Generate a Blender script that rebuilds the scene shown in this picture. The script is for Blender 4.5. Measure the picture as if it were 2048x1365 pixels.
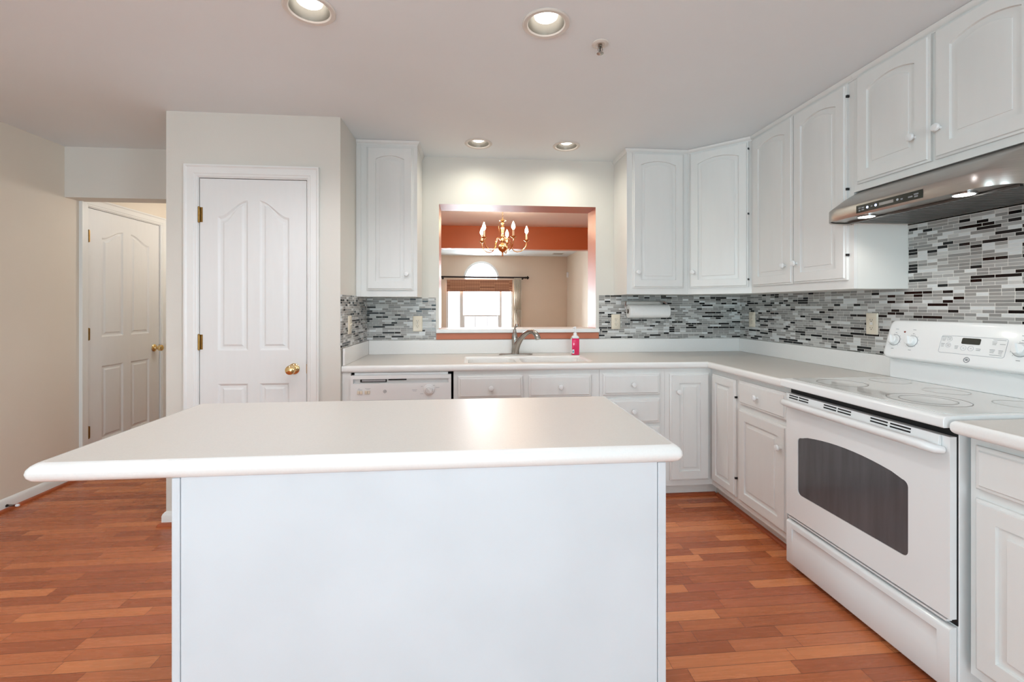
import bpy, bmesh, math, random
from mathutils import Matrix, Vector
random.seed(7)
for o in list(bpy.data.objects):
    bpy.data.objects.remove(o)
SC = bpy.context.scene
COL = SC.collection
PI = math.pi

# ------------------------------------------------------------------ camera, world, light, exposure
cam_d = bpy.data.cameras.new('camera')
cam = bpy.data.objects.new('camera', cam_d)
COL.objects.link(cam)
cam.location = (0, 0, 1.282)
cam.rotation_euler = (PI / 2, 0, -0.0892)
cam_d.sensor_width = 36
cam_d.lens = 887 / 2048 * 36
cam_d.shift_y = -69.7 / 2048
cam_d.clip_start = 0.02
SC.camera = cam

SC.view_settings.view_transform = 'Standard'
SC.view_settings.look = 'None'
SC.view_settings.gamma = 1
SC.view_settings.exposure = 0.49
SC.view_settings.use_curve_mapping = False

world = bpy.data.worlds.new('world')
SC.world = world
world.use_nodes = True
bg = world.node_tree.nodes['Background']
bg.inputs[0].default_value = (0.86, 0.94, 1.0, 1)
bg.inputs[1].default_value = 1.7

def area(name, loc, rot, sx, sy, power, col, spread=180):
    l = bpy.data.lights.new(name, 'AREA')
    l.shape = 'RECTANGLE'; l.size = sx; l.size_y = sy
    l.energy = power; l.color = col; l.spread = math.radians(spread)
    o = bpy.data.objects.new(name, l); COL.objects.link(o)
    o.location = loc; o.rotation_euler = rot
    return o
# daylight through assumed, unseen glass doors behind the camera and the living room window
area('daylight_assumed_door', (0.1, -6.6, 1.3), (PI / 2, 0, 0), 3.8, 1.9, 94, (0.62, 0.88, 1.0))
area('fill_left_window', (-3.2, -1.7, 1.5), (PI / 2, 0, -PI / 2), 2.0, 1.3, 96, (0.60, 0.88, 1.0))  # added fill through an unseen left window, brightens the right-hand cabinets
area('fill_right_window', (2.46, -1.7, 1.5), (PI / 2, 0, PI / 2), 2.0, 1.3, 92, (0.76, 0.90, 1.0))  # added fill through an unseen right window, brightens left wall and closet
# unseen fill light added low outside the patio doors to lift the ceiling
area('fill_from_below', (0.1, -7.6, 0.05), (math.radians(125), 0, 0), 3.8, 1.8, 80, (0.66, 0.91, 1.0))
area('daylight_living_window', (0.17, 10.6, 1.6), (-PI / 2 + .45, 0, 0), 1.6, 1.9, 370, (0.82, 0.93, 1.0))

# ------------------------------------------------------------------ helpers
def lin(c):
    c /= 255.0
    return c / 12.92 if c <= 0.04045 else ((c + 0.055) / 1.055) ** 2.4
def rgb(r, g, b):
    return (lin(r), lin(g), lin(b), 1)

def mat(name, col, rough=0.5, metal=0.0, noise=0.0, nscale=8.0, bump=0.0, bscale=60.0, coat=0.0, spec=0.5, stretch=None):
    m = bpy.data.materials.new(name); m.use_nodes = True
    nt = m.node_tree; p = nt.nodes['Principled BSDF']
    p.inputs['Base Color'].default_value = col
    p.inputs['Roughness'].default_value = rough
    p.inputs['Metallic'].default_value = metal
    p.inputs['Coat Weight'].default_value = coat
    p.inputs['Specular IOR Level'].default_value = spec
    tc = nt.nodes.new('ShaderNodeTexCoord')
    src = tc.outputs['Object']
    if stretch:
        mp = nt.nodes.new('ShaderNodeMapping'); mp.inputs['Scale'].default_value = stretch
        nt.links.new(src, mp.inputs[0]); src = mp.outputs[0]
    if noise:
        n = nt.nodes.new('ShaderNodeTexNoise'); n.inputs['Scale'].default_value = nscale
        n.inputs['Detail'].default_value = 4
        nt.links.new(src, n.inputs['Vector'])
        r = nt.nodes.new('ShaderNodeMapRange')
        r.inputs[1].default_value = 0.3; r.inputs[2].default_value = 0.7
        r.inputs[3].default_value = 1 - noise; r.inputs[4].default_value = 1 + noise
        nt.links.new(n.outputs['Fac'], r.inputs[0])
        mx = nt.nodes.new('ShaderNodeMix'); mx.data_type = 'RGBA'; mx.blend_type = 'MULTIPLY'
        mx.inputs[0].default_value = 1
        mx.inputs[6].default_value = col
        nt.links.new(r.outputs[0], mx.inputs[7])
        nt.links.new(mx.outputs[2], p.inputs['Base Color'])
    if bump:
        n = nt.nodes.new('ShaderNodeTexNoise'); n.inputs['Scale'].default_value = bscale
        n.inputs['Detail'].default_value = 3
        nt.links.new(src, n.inputs['Vector'])
        b = nt.nodes.new('ShaderNodeBump'); b.inputs['Strength'].default_value = bump; b.inputs['Distance'].default_value = 0.002
        nt.links.new(n.outputs['Fac'], b.inputs['Height'])
        nt.links.new(b.outputs[0], p.inputs['Normal'])
    return m

def emit(name, col, s):
    m = bpy.data.materials.new(name); m.use_nodes = True
    nt = m.node_tree; p = nt.nodes['Principled BSDF']
    p.inputs['Base Color'].default_value = col
    p.inputs['Emission Color'].default_value = col
    p.inputs['Emission Strength'].default_value = s
    return m

XF = {}
def mtx(o):
    return XF.get(o.name, Matrix.Identity(4))

class MB:
    """collects shapes into one mesh"""
    def __init__(s):
        s.v = []; s.f = []; s.mi = []; s.m = 0
    def add(s, vs, fs):
        b = len(s.v); s.v += [tuple(q) for q in vs]
        for f in fs:
            s.f.append([b + i for i in f]); s.mi.append(s.m)
        return s
    def box(s, x0, x1, y0, y1, z0, z1):
        x0, x1 = sorted((x0, x1)); y0, y1 = sorted((y0, y1)); z0, z1 = sorted((z0, z1))
        return s.add([(x0, y0, z0), (x1, y0, z0), (x1, y1, z0), (x0, y1, z0), (x0, y0, z1), (x1, y0, z1), (x1, y1, z1), (x0, y1, z1)],
                     [(3, 2, 1, 0), (4, 5, 6, 7), (0, 1, 5, 4), (1, 2, 6, 5), (2, 3, 7, 6), (3, 0, 4, 7)])
    def lathe(s, prof, c=(0, 0, 0), axis='z', n=24, ang=None, cap=True):
        """prof: list of (r, h) along the axis"""
        vs = []; fs = []
        ax = {'z': lambda r, a, h: (r * math.cos(a), r * math.sin(a), h),
              'x': lambda r, a, h: (h, r * math.cos(a), r * math.sin(a)),
              'y': lambda r, a, h: (r * math.sin(a), h, r * math.cos(a)),
              '-y': lambda r, a, h: (r * math.cos(a), -h, r * math.sin(a)),
              '-x': lambda r, a, h: (-h, r * math.sin(a), r * math.cos(a)),
              '-z': lambda r, a, h: (r * math.sin(a), r * math.cos(a), -h)}[axis]
        for r, h in prof:
            for i in range(n):
                p = ax(r, 2 * PI * i / n, h)
                vs.append((c[0] + p[0], c[1] + p[1], c[2] + p[2]))
        for k in range(len(prof) - 1):
            for i in range(n):
                j = (i + 1) % n
                fs.append((k * n + i, k * n + j, (k + 1) * n + j, (k + 1) * n + i))
        if cap:
            if prof[0][0] > 1e-5: fs.append(tuple(range(n - 1, -1, -1)))
            if prof[-1][0] > 1e-5: fs.append(tuple(range((len(prof) - 1) * n, len(prof) * n)))
        return s.add(vs, fs)
    def tube(s, pts, r, n=10, sx=1.0):
        pts = [Vector(p) for p in pts]
        R = r if isinstance(r, (list, tuple)) else [r] * len(pts)
        vs = []; fs = []
        t0 = (pts[1] - pts[0]).normalized()
        up = Vector((0, 0, 1)) if abs(t0.z) < 0.9 else Vector((1, 0, 0))
        nrm = t0.cross(up).normalized()
        for k, p in enumerate(pts):
            if k == 0: t = pts[1] - pts[0]
            elif k == len(pts) - 1: t = pts[-1] - pts[-2]
            else: t = (pts[k + 1] - pts[k]).normalized() + (pts[k] - pts[k - 1]).normalized()
            t = t.normalized()
            nrm = (nrm - t * nrm.dot(t)).normalized()
            bi = t.cross(nrm)
            for i in range(n):
                a = 2 * PI * i / n
                vs.append(p + (nrm * math.cos(a) * sx + bi * math.sin(a)) * R[k])
        for k in range(len(pts) - 1):
            for i in range(n):
                j = (i + 1) % n
                fs.append((k * n + i, k * n + j, (k + 1) * n + j, (k + 1) * n + i))
        fs.append(tuple(range(n - 1, -1, -1))); fs.append(tuple(range((len(pts) - 1) * n, len(pts) * n)))
        return s.add(vs, fs)
    def loops(s, loops, cap_first=False, cap_last=True):
        n = len(loops[0]); vs = []; fs = []
        for l in loops: vs += l
        for k in range(len(loops) - 1):
            for i in range(n):
                j = (i + 1) % n
                fs.append((k * n + i, k * n + j, (k + 1) * n + j, (k + 1) * n + i))
        if cap_first: fs.append(tuple(range(n - 1, -1, -1)))
        if cap_last: fs.append(tuple(range((len(loops) - 1) * n, len(loops) * n)))
        return s.add(vs, fs)
    def sweep(s, path, prof, closed=False, plane='xy'):
        """profile (out, h) swept along a 2D path; out is to the right of travel.
        plane xy: h is z;  plane xz: path is (x, z) and h is -y (towards the viewer)"""
        n = len(path); vs = []; fs = []; m = len(prof)
        P = [Vector(p) for p in path]
        for k in range(n):
            if closed or 0 < k < n - 1:
                a = (P[k] - P[(k - 1) % n]).normalized(); b = (P[(k + 1) % n] - P[k]).normalized()
            elif k == 0: a = b = (P[1] - P[0]).normalized()
            else: a = b = (P[-1] - P[-2]).normalized()
            na = Vector((a.y, -a.x)); nb = Vector((b.y, -b.x))
            mt = (na + nb); mt = mt / max(mt.length_squared / 2, 1e-6)
            for o, h in prof:
                q = P[k] + mt * o
                vs.append((q.x, q.y, h) if plane == 'xy' else (q.x, -h, q.y))
        rng = n if closed else n - 1
        for k in range(rng):
            k2 = (k + 1) % n
            for i in range(m):
                j = (i + 1) % m
                fs.append((k * m + i, k2 * m + i, k2 * m + j, k * m + j))
        if not closed:
            fs.append(tuple(range(m))); fs.append(tuple(range((n - 1) * m + m - 1, (n - 1) * m - 1, -1)))
        return s.add(vs, fs)
    def prism(s, poly, y0, y1, plane='xz'):
        n = len(poly)
        if plane == 'xz': A = [(p[0], y0, p[1]) for p in poly]; B = [(p[0], y1, p[1]) for p in poly]
        elif plane == 'xy': A = [(p[0], p[1], y0) for p in poly]; B = [(p[0], p[1], y1) for p in poly]
        else: A = [(y0, p[0], p[1]) for p in poly]; B = [(y1, p[0], p[1]) for p in poly]
        return s.loops([A, B], True, True)
    def mesh(s, name, mats, M=None, recalc=True, bev=0, ang=35):
        me = bpy.data.meshes.new(name)
        vs = s.v if M is None else [tuple(M @ Vector(q)) for q in s.v]
        me.from_pydata(vs, [], s.f)
        for k, mm in enumerate(mats): me.materials.append(mm)
        for p, i in zip(me.polygons, s.mi): p.material_index = i
        bm = bmesh.new(); bm.from_mesh(me)
        if recalc: bmesh.ops.recalc_face_normals(bm, faces=bm.faces)
        bm.to_mesh(me); bm.free()
        me.shade_smooth()
        me.set_sharp_from_angle(angle=math.radians(ang))
        return me
    def part(s, name, mats, parent=None, world=False, bev=0, seg=2, label=None, recalc=True, ang=35):
        if not isinstance(mats, (list, tuple)): mats = [mats]
        M = mtx(parent).inverted() if (world and parent is not None) else None
        me = s.mesh(name, mats, M, recalc, ang=ang)
        o = bpy.data.objects.new(name, me); COL.objects.link(o)
        if parent is not None:
            o.parent = parent; XF[o.name] = mtx(parent)
        if bev:
            b = o.modifiers.new('bevel', 'BEVEL'); b.width = bev; b.segments = seg
            b.limit_method = 'ANGLE'; b.angle_limit = math.radians(40); b.harden_normals = True
        if label: o['label'] = label
        return o

def imprint(o, mb, m, world=True):
    """printing on a part: added to the part's own mesh with its own material"""
    me = mb.mesh('tmp', [m], mtx(o).inverted() if world else None)
    k = len(o.data.materials); o.data.materials.append(m)
    for p in me.polygons: p.material_index = k
    bm = bmesh.new(); bm.from_mesh(o.data); bm.from_mesh(me); bm.to_mesh(o.data); bm.free()
    bpy.data.meshes.remove(me)

def thing(name, label, cat, loc=(0, 0, 0), rz=0, group=None):
    o = bpy.data.objects.new(name, None); COL.objects.link(o)
    o.empty_display_size = 0.05
    o.location = loc; o.rotation_euler = (0, 0, rz)
    XF[o.name] = Matrix.Translation(loc) @ Matrix.Rotation(rz, 4, 'Z')
    o['label'] = label; o['category'] = cat
    if group: o['group'] = group
    return o
def tag(o, label, cat, group=None):
    o['label'] = label; o['category'] = cat
    if group: o['group'] = group
    return o
def struct(o, label=None):
    o['kind'] = 'structure'
    if label: o['label'] = label
    return o
def sroot(name, loc, label, rz=0):
    o = thing(name, label, 'door' if name.startswith('door') else 'window', loc, rz)
    o['kind'] = 'structure'
    return o

def rrect(x0, x1, z0, z1, r, n=6):
    pts = []
    for cx, cz, a0 in ((x1 - r, z0 + r, -PI / 2), (x1 - r, z1 - r, 0), (x0 + r, z1 - r, PI / 2), (x0 + r, z0 + r, PI)):
        for i in range(n + 1):
            a = a0 + PI / 2 * i / n
            pts.append((cx + r * math.cos(a), cz + r * math.sin(a)))
    return pts

# ------------------------------------------------------------------ materials
M_wall = mat('paint_greige', rgb(218, 214, 206), 0.6, noise=0.012, nscale=3, bump=0.15, bscale=180)
M_ceil = mat('paint_ceiling', rgb(233, 239, 242), 0.55, noise=0.012, nscale=2, bump=0.1, bscale=120)
M_orange = mat('paint_terracotta', rgb(198, 120, 80), 0.35, noise=0.02, nscale=3, bump=0.1, bscale=120)
M_orange_gloss = mat('paint_terracotta_satin', rgb(196, 118, 88), 0.42, noise=0.02, nscale=3, spec=.35)
M_tan = mat('paint_tan', rgb(228, 210, 190), 0.6, noise=0.012, nscale=3)
M_yellow = mat('paint_cream', rgb(226, 208, 166), 0.6, noise=0.012, nscale=3)
M_trim = mat('paint_trim_white', rgb(232, 232, 230), 0.35, noise=0.008, nscale=4)
M_door = mat('paint_door_white', rgb(228, 228, 227), 0.38, noise=0.01, nscale=5, bump=0.06, bscale=90, stretch=(8, 8, 1))
M_cab = mat('cabinet_white_lacquer', rgb(224, 223, 220), 0.36, noise=0.012, nscale=4, bump=0.05, bscale=60, stretch=(6, 6, 1))
M_cabin = mat('cabinet_carcass_white', rgb(226, 224, 219), 0.42, noise=0.012, nscale=4)
M_counter = mat('solid_surface_speckled', rgb(208, 203, 196), 0.34, noise=0.03, nscale=260, bump=0.02, bscale=300)
M_edge = mat('solid_surface_white', rgb(232, 230, 227), 0.25, noise=0.015, nscale=200)
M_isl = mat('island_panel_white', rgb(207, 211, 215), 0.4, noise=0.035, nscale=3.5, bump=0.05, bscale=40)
M_enamel = mat('enamel_white', rgb(230, 230, 229), 0.16, noise=0.006, nscale=4, coat=0.3)
M_plastic = mat('plastic_white', rgb(228, 228, 227), 0.3, noise=0.006, nscale=6)
M_cream = mat('plastic_almond', rgb(222, 211, 192), 0.35, noise=0.01, nscale=12)
M_black = mat('black_void', rgb(14, 14, 15), 0.6, noise=0.05, nscale=20)
M_dark = mat('black_rubber', rgb(22, 22, 22), 0.5, noise=0.05, nscale=20)
M_brass = mat('polished_brass', rgb(228, 200, 146), 0.16, 1.0, noise=0.03, nscale=20)
M_brass_dk = mat('aged_brass', rgb(150, 118, 66), 0.3, 1.0, noise=0.15, nscale=60)
M_steel = mat('brushed_steel', rgb(178, 172, 166), 0.28, 1.0, noise=0.06, nscale=12, bump=0.08, bscale=20, stretch=(1, 1, 40))
M_baffle = mat('baffle_steel', rgb(120, 119, 117), 0.32, 1.0, noise=0.08, nscale=20)
M_nickel = mat('brushed_nickel', rgb(176, 172, 166), 0.18, 1.0, noise=0.04, nscale=30)
M_chrome = mat('chrome', rgb(200, 200, 202), 0.08, 1.0, noise=0.02, nscale=30)
M_iron = mat('dark_bronze', rgb(48, 36, 32), 0.4, 0.6, noise=0.1, nscale=30)
M_paper = mat('paper_towel', rgb(238, 237, 235), 0.85, noise=0.015, nscale=60, bump=0.3, bscale=150)
M_soap = mat('pink_soap', rgb(226, 8, 92), 0.08, noise=0.03, nscale=10, coat=0.5)
M_clear = mat('clear_plastic', rgb(222, 224, 226), 0.06, noise=0.01, nscale=10)
M_label = mat('paper_label', rgb(236, 236, 238), 0.4, noise=0.01, nscale=30)
M_blue = mat('label_print_teal', rgb(58, 140, 160), 0.4, noise=0.05, nscale=60)
M_grey = mat('print_grey', rgb(128, 130, 134), 0.5, noise=0.05, nscale=60)
M_lgrey = mat('print_light_grey', rgb(178, 180, 184), 0.5, noise=0.05, nscale=60)
M_ring = mat('burner_ring_grey', rgb(150, 148, 144), 0.3, noise=0.06, nscale=40)
M_ringdk = mat('burner_ring_dark', rgb(86, 82, 78), 0.3, noise=0.1, nscale=40)
M_cook = mat('white_glass_ceramic', rgb(214, 213, 209), 0.07, noise=0.02, nscale=3, coat=0.3)
M_lcd = mat('display_black', rgb(34, 36, 30), 0.12, noise=0.05, nscale=20)
M_red = mat('indicator_red', rgb(120, 40, 30), 0.3, noise=0.05, nscale=20)
M_curt = mat('curtain_beige', rgb(226, 212, 194), 0.8, noise=0.05, nscale=40, stretch=(10, 10, 1))
M_canrim = mat('can_trim_white', rgb(220, 214, 206), 0.4, noise=0.01, nscale=10)
M_baf = mat('can_reflector', rgb(112, 108, 100), 0.35, 0.3, noise=0.01, nscale=10)
M_candle = mat('candle_sleeve', rgb(240, 226, 200), 0.5, noise=0.02, nscale=20)
M_glassdk = mat('oven_glass', rgb(84, 83, 85), 0.1, noise=0.14, nscale=5, stretch=(1, 6, .6))
M_shoe = mat('cherry_shoe_moulding', rgb(168, 84, 46), 0.3, noise=0.15, nscale=6, stretch=(2, 2, 20))
E_bulb = emit('bulb_glow', (1, 0.96, 0.89, 1), 3.6)
E_candle = emit('flame_bulb_glow', (1, 0.88, 0.68, 1), 16)
E_hood = emit('hood_lamp_glow', (1, 0.98, 0.94, 1), 9)
E_led = emit('led_blue_glow', (0.45, 0.55, 1, 1), 3)

def pane_mat():
    m = bpy.data.materials.new('window_glass'); m.use_nodes = True
    nt = m.node_tree; nt.nodes.clear()
    o = nt.nodes.new('ShaderNodeOutputMaterial'); mx = nt.nodes.new('ShaderNodeMixShader')
    t = nt.nodes.new('ShaderNodeBsdfTransparent'); g = nt.nodes.new('ShaderNodeBsdfGlossy')
    g.inputs['Roughness'].default_value = 0.02
    fr = nt.nodes.new('ShaderNodeFresnel'); fr.inputs[0].default_value = 1.3
    nt.links.new(fr.outputs[0], mx.inputs[0]); nt.links.new(t.outputs[0], mx.inputs[1]); nt.links.new(g.outputs[0], mx.inputs[2])
    nt.links.new(mx.outputs[0], o.inputs[0])
    return m
M_pane = pane_mat()

class NT:
    def __init__(s, m):
        s.nt = m.node_tree
    def n(s, t, **k):
        x = s.nt.nodes.new(t)
        for a, b in k.items(): setattr(x, a, b)
        return x
    def math(s, op, a, b=None, c=None):
        x = s.n('ShaderNodeMath', operation=op)
        for i, q in enumerate((a, b, c)):
            if q is None: continue
            if isinstance(q, (int, float)): x.inputs[i].default_value = q
            else: s.nt.links.new(q, x.inputs[i])
        return x.outputs[0]
    def comb(s, x, y, z=0.0):
        c = s.n('ShaderNodeCombineXYZ')
        for i, q in enumerate((x, y, z)):
            if isinstance(q, (int, float)): c.inputs[i].default_value = q
            else: s.nt.links.new(q, c.inputs[i])
        return c.outputs[0]
    def white(s, v, dims='3D'):
        w = s.n('ShaderNodeTexWhiteNoise', noise_dimensions=dims)
        s.nt.links.new(v, w.inputs['Vector'])
        return w.outputs['Value']
    def ramp(s, fac, stops, interp='CONSTANT'):
        r = s.n('ShaderNodeValToRGB'); r.color_ramp.interpolation = interp
        e = r.color_ramp.elements
        while len(e) < len(stops): e.new(0.5)
        for k, (p, c) in enumerate(stops):
            e[k].position = p; e[k].color = c
        s.nt.links.new(fac, r.inputs[0])
        return r.outputs[0]
    def mix(s, fac, a, b, blend='MIX'):
        x = s.n('ShaderNodeMix', data_type='RGBA', blend_type=blend)
        for i, q in ((0, fac), (6, a), (7, b)):
            if isinstance(q, (int, float)): x.inputs[i].default_value = q
            elif isinstance(q, tuple): x.inputs[i].default_value = q
            else: s.nt.links.new(q, x.inputs[i])
        return x.outputs[2]

def tile_mat(name, axis):
    m = bpy.data.materials.new(name); m.use_nodes = True
    T = NT(m); nt = m.node_tree; p = nt.nodes['Principled BSDF']; p.inputs['Specular IOR Level'].default_value = .32
    tc = T.n('ShaderNodeTexCoord'); sp = T.n('ShaderNodeSeparateXYZ'); nt.links.new(tc.outputs['Object'], sp.inputs[0])
    u = T.math('ADD', sp.outputs[axis], 20.0); v = sp.outputs['Z']
    p_ = 0.0149; L = 0.092; g = 0.0019
    vr = T.math('DIVIDE', v, p_); row = T.math('FLOOR', vr); fv = T.math('FRACT', vr)
    rr = T.white(T.comb(row, 3.3, 1.7))
    u2 = T.math('ADD', u, T.math('MULTIPLY', T.math('FLOOR', T.math('MULTIPLY', rr, 4)), 0.0235))
    ub = T.math('DIVIDE', u2, L); blk = T.math('FLOOR', ub); fb = T.math('FRACT', ub)
    split = T.math('LESS_THAN', T.white(T.comb(blk, row, 5.0)), 0.62)
    f2 = T.math('MULTIPLY', fb, 2)
    half = T.math('MULTIPLY', T.math('FLOOR', f2), split)
    fc = T.math('ADD', T.math('MULTIPLY', T.math('FRACT', f2), split), T.math('MULTIPLY', fb, T.math('SUBTRACT', 1, split)))
    w = T.math('SUBTRACT', L, T.math('MULTIPLY', split, L / 2))
    du = T.math('MULTIPLY', T.math('MINIMUM', fc, T.math('SUBTRACT', 1, fc)), w)
    dv = T.math('MULTIPLY', T.math('MINIMUM', fv, T.math('SUBTRACT', 1, fv)), p_)
    d = T.math('MINIMUM', du, dv)
    grout = T.math('LESS_THAN', d, g / 2)
    h = T.white(T.comb(T.math('ADD', T.math('MULTIPLY', blk, 2), half), row, 9.0))
    col = T.ramp(h, [(0.0, rgb(12, 11, 12)), (0.17, rgb(138, 136, 133)), (0.36, rgb(160, 158, 155)), (0.55, rgb(186, 185, 182)),
                     (0.72, rgb(148, 145, 141)), (0.86, rgb(206, 207, 206))])
    ns = T.n('ShaderNodeTexNoise'); ns.inputs['Scale'].default_value = 1.0; ns.inputs['Detail'].default_value = 3
    nt.links.new(T.comb(T.math('MULTIPLY', u, 30), T.math('MULTIPLY', v, 300), h), ns.inputs['Vector'])
    k = T.math('ADD', 0.86, T.math('MULTIPLY', ns.outputs['Fac'], 0.28))
    col = T.mix(1.0, col, T.comb(k, k, k), 'MULTIPLY')
    col = T.mix(grout, col, rgb(214, 211, 205))
    nt.links.new(col, p.inputs['Base Color'])
    h2 = T.white(T.comb(blk, row, T.math('ADD', half, 31.0)))
    rg = T.math('ADD', 0.1, T.math('MULTIPLY', h2, 0.25))
    nt.links.new(T.math('ADD', rg, T.math('MULTIPLY', grout, 0.5)), p.inputs['Roughness'])
    b = T.n('ShaderNodeBump'); b.inputs['Strength'].default_value = 0.5; b.inputs['Distance'].default_value = 0.001
    nt.links.new(T.math('SMOOTH_MIN', d, 0.0016, 0.001), b.inputs['Height'])
    b.inputs['Distance'].default_value = 0.5
    nt.links.new(b.outputs[0], p.inputs['Normal'])
    return m
M_tile_x = tile_mat('mosaic_strip_tile', 'X')
M_tile_y = tile_mat('mosaic_strip_tile_side', 'Y')

def floor_mat():
    m = bpy.data.materials.new('hardwood_strip_floor'); m.use_nodes = True
    T = NT(m); nt = m.node_tree; p = nt.nodes['Principled BSDF']
    tc = T.n('ShaderNodeTexCoord'); sp = T.n('ShaderNodeSeparateXYZ'); nt.links.new(tc.outputs['Object'], sp.inputs[0])
    u = T.math('ADD', sp.outputs['X'], 30.0); v = T.math('ADD', sp.outputs['Y'], 20.0)
    W = 0.0572; L = 0.85
    vr = T.math('DIVIDE', v, W); row = T.math('FLOOR', vr); fv = T.math('FRACT', vr)
    ub = T.math('ADD', T.math('DIVIDE', u, L), T.math('MULTIPLY', T.white(T.comb(row, 1.1, 4.2)), 7.0))
    blk = T.math('FLOOR', ub); fb = T.math('FRACT', ub)
    # every other board pair is cut at a different place
    cut = T.math('ADD', 0.35, T.math('MULTIPLY', T.white(T.comb(blk, row, 2.0)), 0.4))
    side = T.math('GREATER_THAN', fb, cut)
    du = T.math('MULTIPLY', T.math('MINIMUM', T.math('MINIMUM', fb, T.math('SUBTRACT', 1, fb)), T.math('ABSOLUTE', T.math('SUBTRACT', fb, cut))), L)
    dv = T.math('MULTIPLY', T.math('MINIMUM', fv, T.math('SUBTRACT', 1, fv)), W)
    gap = T.math('LESS_THAN', T.math('MINIMUM', du, dv), 0.0010)
    h = T.white(T.comb(T.math('ADD', T.math('MULTIPLY', blk, 2), side), row, 8.0))
    col = T.ramp(h, [(0.0, rgb(164, 88, 54)), (0.3, rgb(186, 105, 64)), (0.6, rgb(200, 117, 73)), (0.85, rgb(220, 137, 87)), (1.0, rgb(174, 94, 62))], 'LINEAR')
    ns = T.n('ShaderNodeTexNoise'); ns.inputs['Scale'].default_value = 1; ns.inputs['Detail'].default_value = 5
    ns.inputs['Distortion'].default_value = 0.6
    nt.links.new(T.comb(T.math('MULTIPLY', u, 4), T.math('MULTIPLY', v, 75), T.math('MULTIPLY', h, 30)), ns.inputs['Vector'])
    k = T.math('ADD', 0.84, T.math('MULTIPLY', ns.outputs['Fac'], 0.32))
    col = T.mix(1.0, col, T.comb(k, k, k), 'MULTIPLY')
    col = T.mix(T.math('MULTIPLY', gap, 0.75), col, rgb(70, 32, 16))
    nt.links.new(col, p.inputs['Base Color'])
    nt.links.new(T.math('ADD', 0.2, T.math('MULTIPLY', ns.outputs['Fac'], 0.14)), p.inputs['Roughness'])
    b = T.n('ShaderNodeBump'); b.inputs['Strength'].default_value = 0.25; b.inputs['Distance'].default_value = 0.0006
    nt.links.new(T.math('SUBTRACT', ns.outputs['Fac'], gap), b.inputs['Height'])
    nt.links.new(b.outputs[0], p.inputs['Normal'])
    return m
M_floor = floor_mat()

def shade_mat():
    m = bpy.data.materials.new('bamboo_weave'); m.use_nodes = True
    T = NT(m); nt = m.node_tree; p = nt.nodes['Principled BSDF']
    tc = T.n('ShaderNodeTexCoord'); sp = T.n('ShaderNodeSeparateXYZ'); nt.links.new(tc.outputs['Object'], sp.inputs[0])
    h = T.white(T.comb(T.math('FLOOR', T.math('MULTIPLY', sp.outputs['Z'], 110)), T.math('FLOOR', T.math('MULTIPLY', sp.outputs['X'], 3)), 1.0))
    col = T.ramp(h, [(0, rgb(138, 88, 62)), (0.5, rgb(172, 116, 84)), (1, rgb(206, 154, 118))], 'LINEAR')
    st = T.math('LESS_THAN', T.math('FRACT', T.math('MULTIPLY', sp.outputs['X'], 26)), 0.18)
    col = T.mix(T.math('MULTIPLY', st, 0.7), col, rgb(90, 56, 40))
    nt.links.new(col, p.inputs['Base Color']); p.inputs['Roughness'].default_value = 0.6
    return m
M_shade = shade_mat()

# ------------------------------------------------------------------ room shell
CZ = 2.43
XR = 2.18; XL = -2.918; YB = 3.44; YB2 = 3.68
# x, y, lamp power, lamp colour, beam: four in the picture, then four unseen fill lamps added over the left aisle and behind the viewer
CANS = [(-0.626, 1.775, 18, (.97, .96, 1), 150), (0.298, 1.78, 18, (.97, .96, 1), 150), (0.043, 3.134, 10, (1, .985, .86), 172), (0.671, 3.127, 10, (1, .985, .86), 172),
        (-1.75, 1.42, 11, (1, .97, .95), 172), (-1.9, -1.3, 6, (1, .97, .95), 172), (-.626, -1.3, 6, (1, .97, .95), 172), (.6, -1.3, 6, (1, .97, .95), 172)]
def B(*a):
    return MB().box(*a)
struct(B(XL - .1, XR + .1, -6.4, 6.43, -0.08, 0).part('floor', M_floor))
struct(B(XL - .1, XR + .1, 6.4305, 10.25, -0.08, 0.004).part('floor_living', mat('neutral_bounce_floor', rgb(180, 170, 160), .9, noise=.06, nscale=90, bump=.4, bscale=200)))  # unseen neutral carpet, added to take the red out of bounced light
# ceiling with round holes for the recessed lights
def ceiling():
    bm = bmesh.new()
    def loop(pts, z):
        vs = [bm.verts.new((x, y, z)) for x, y in pts]
        return [bm.edges.new((vs[i], vs[(i + 1) % len(vs)])) for i in range(len(vs))]
    E = loop([(XL - .1, -6.4), (XR + .1, -6.4), (XR + .1, 10.25), (XL - .1, 10.25)], CZ)
    for cx, cy, _p, _c, _b in CANS:
        E += loop([(cx + .074 * math.cos(2 * PI * i / 40), cy + .074 * math.sin(2 * PI * i / 40)) for i in range(40)], CZ)
    bmesh.ops.triangle_fill(bm, edges=E, use_beauty=True)
    r = bmesh.ops.extrude_face_region(bm, geom=bm.faces[:])
    for g in r['geom']:
        if isinstance(g, bmesh.types.BMVert): g.co.z += 0.1
    bmesh.ops.recalc_face_normals(bm, faces=bm.faces)
    me = bpy.data.meshes.new('ceiling'); bm.to_mesh(me); bm.free()
    me.materials.append(M_ceil)
    o = bpy.data.objects.new('ceiling', me); COL.objects.link(o)
    return struct(o)
ceiling()

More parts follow.
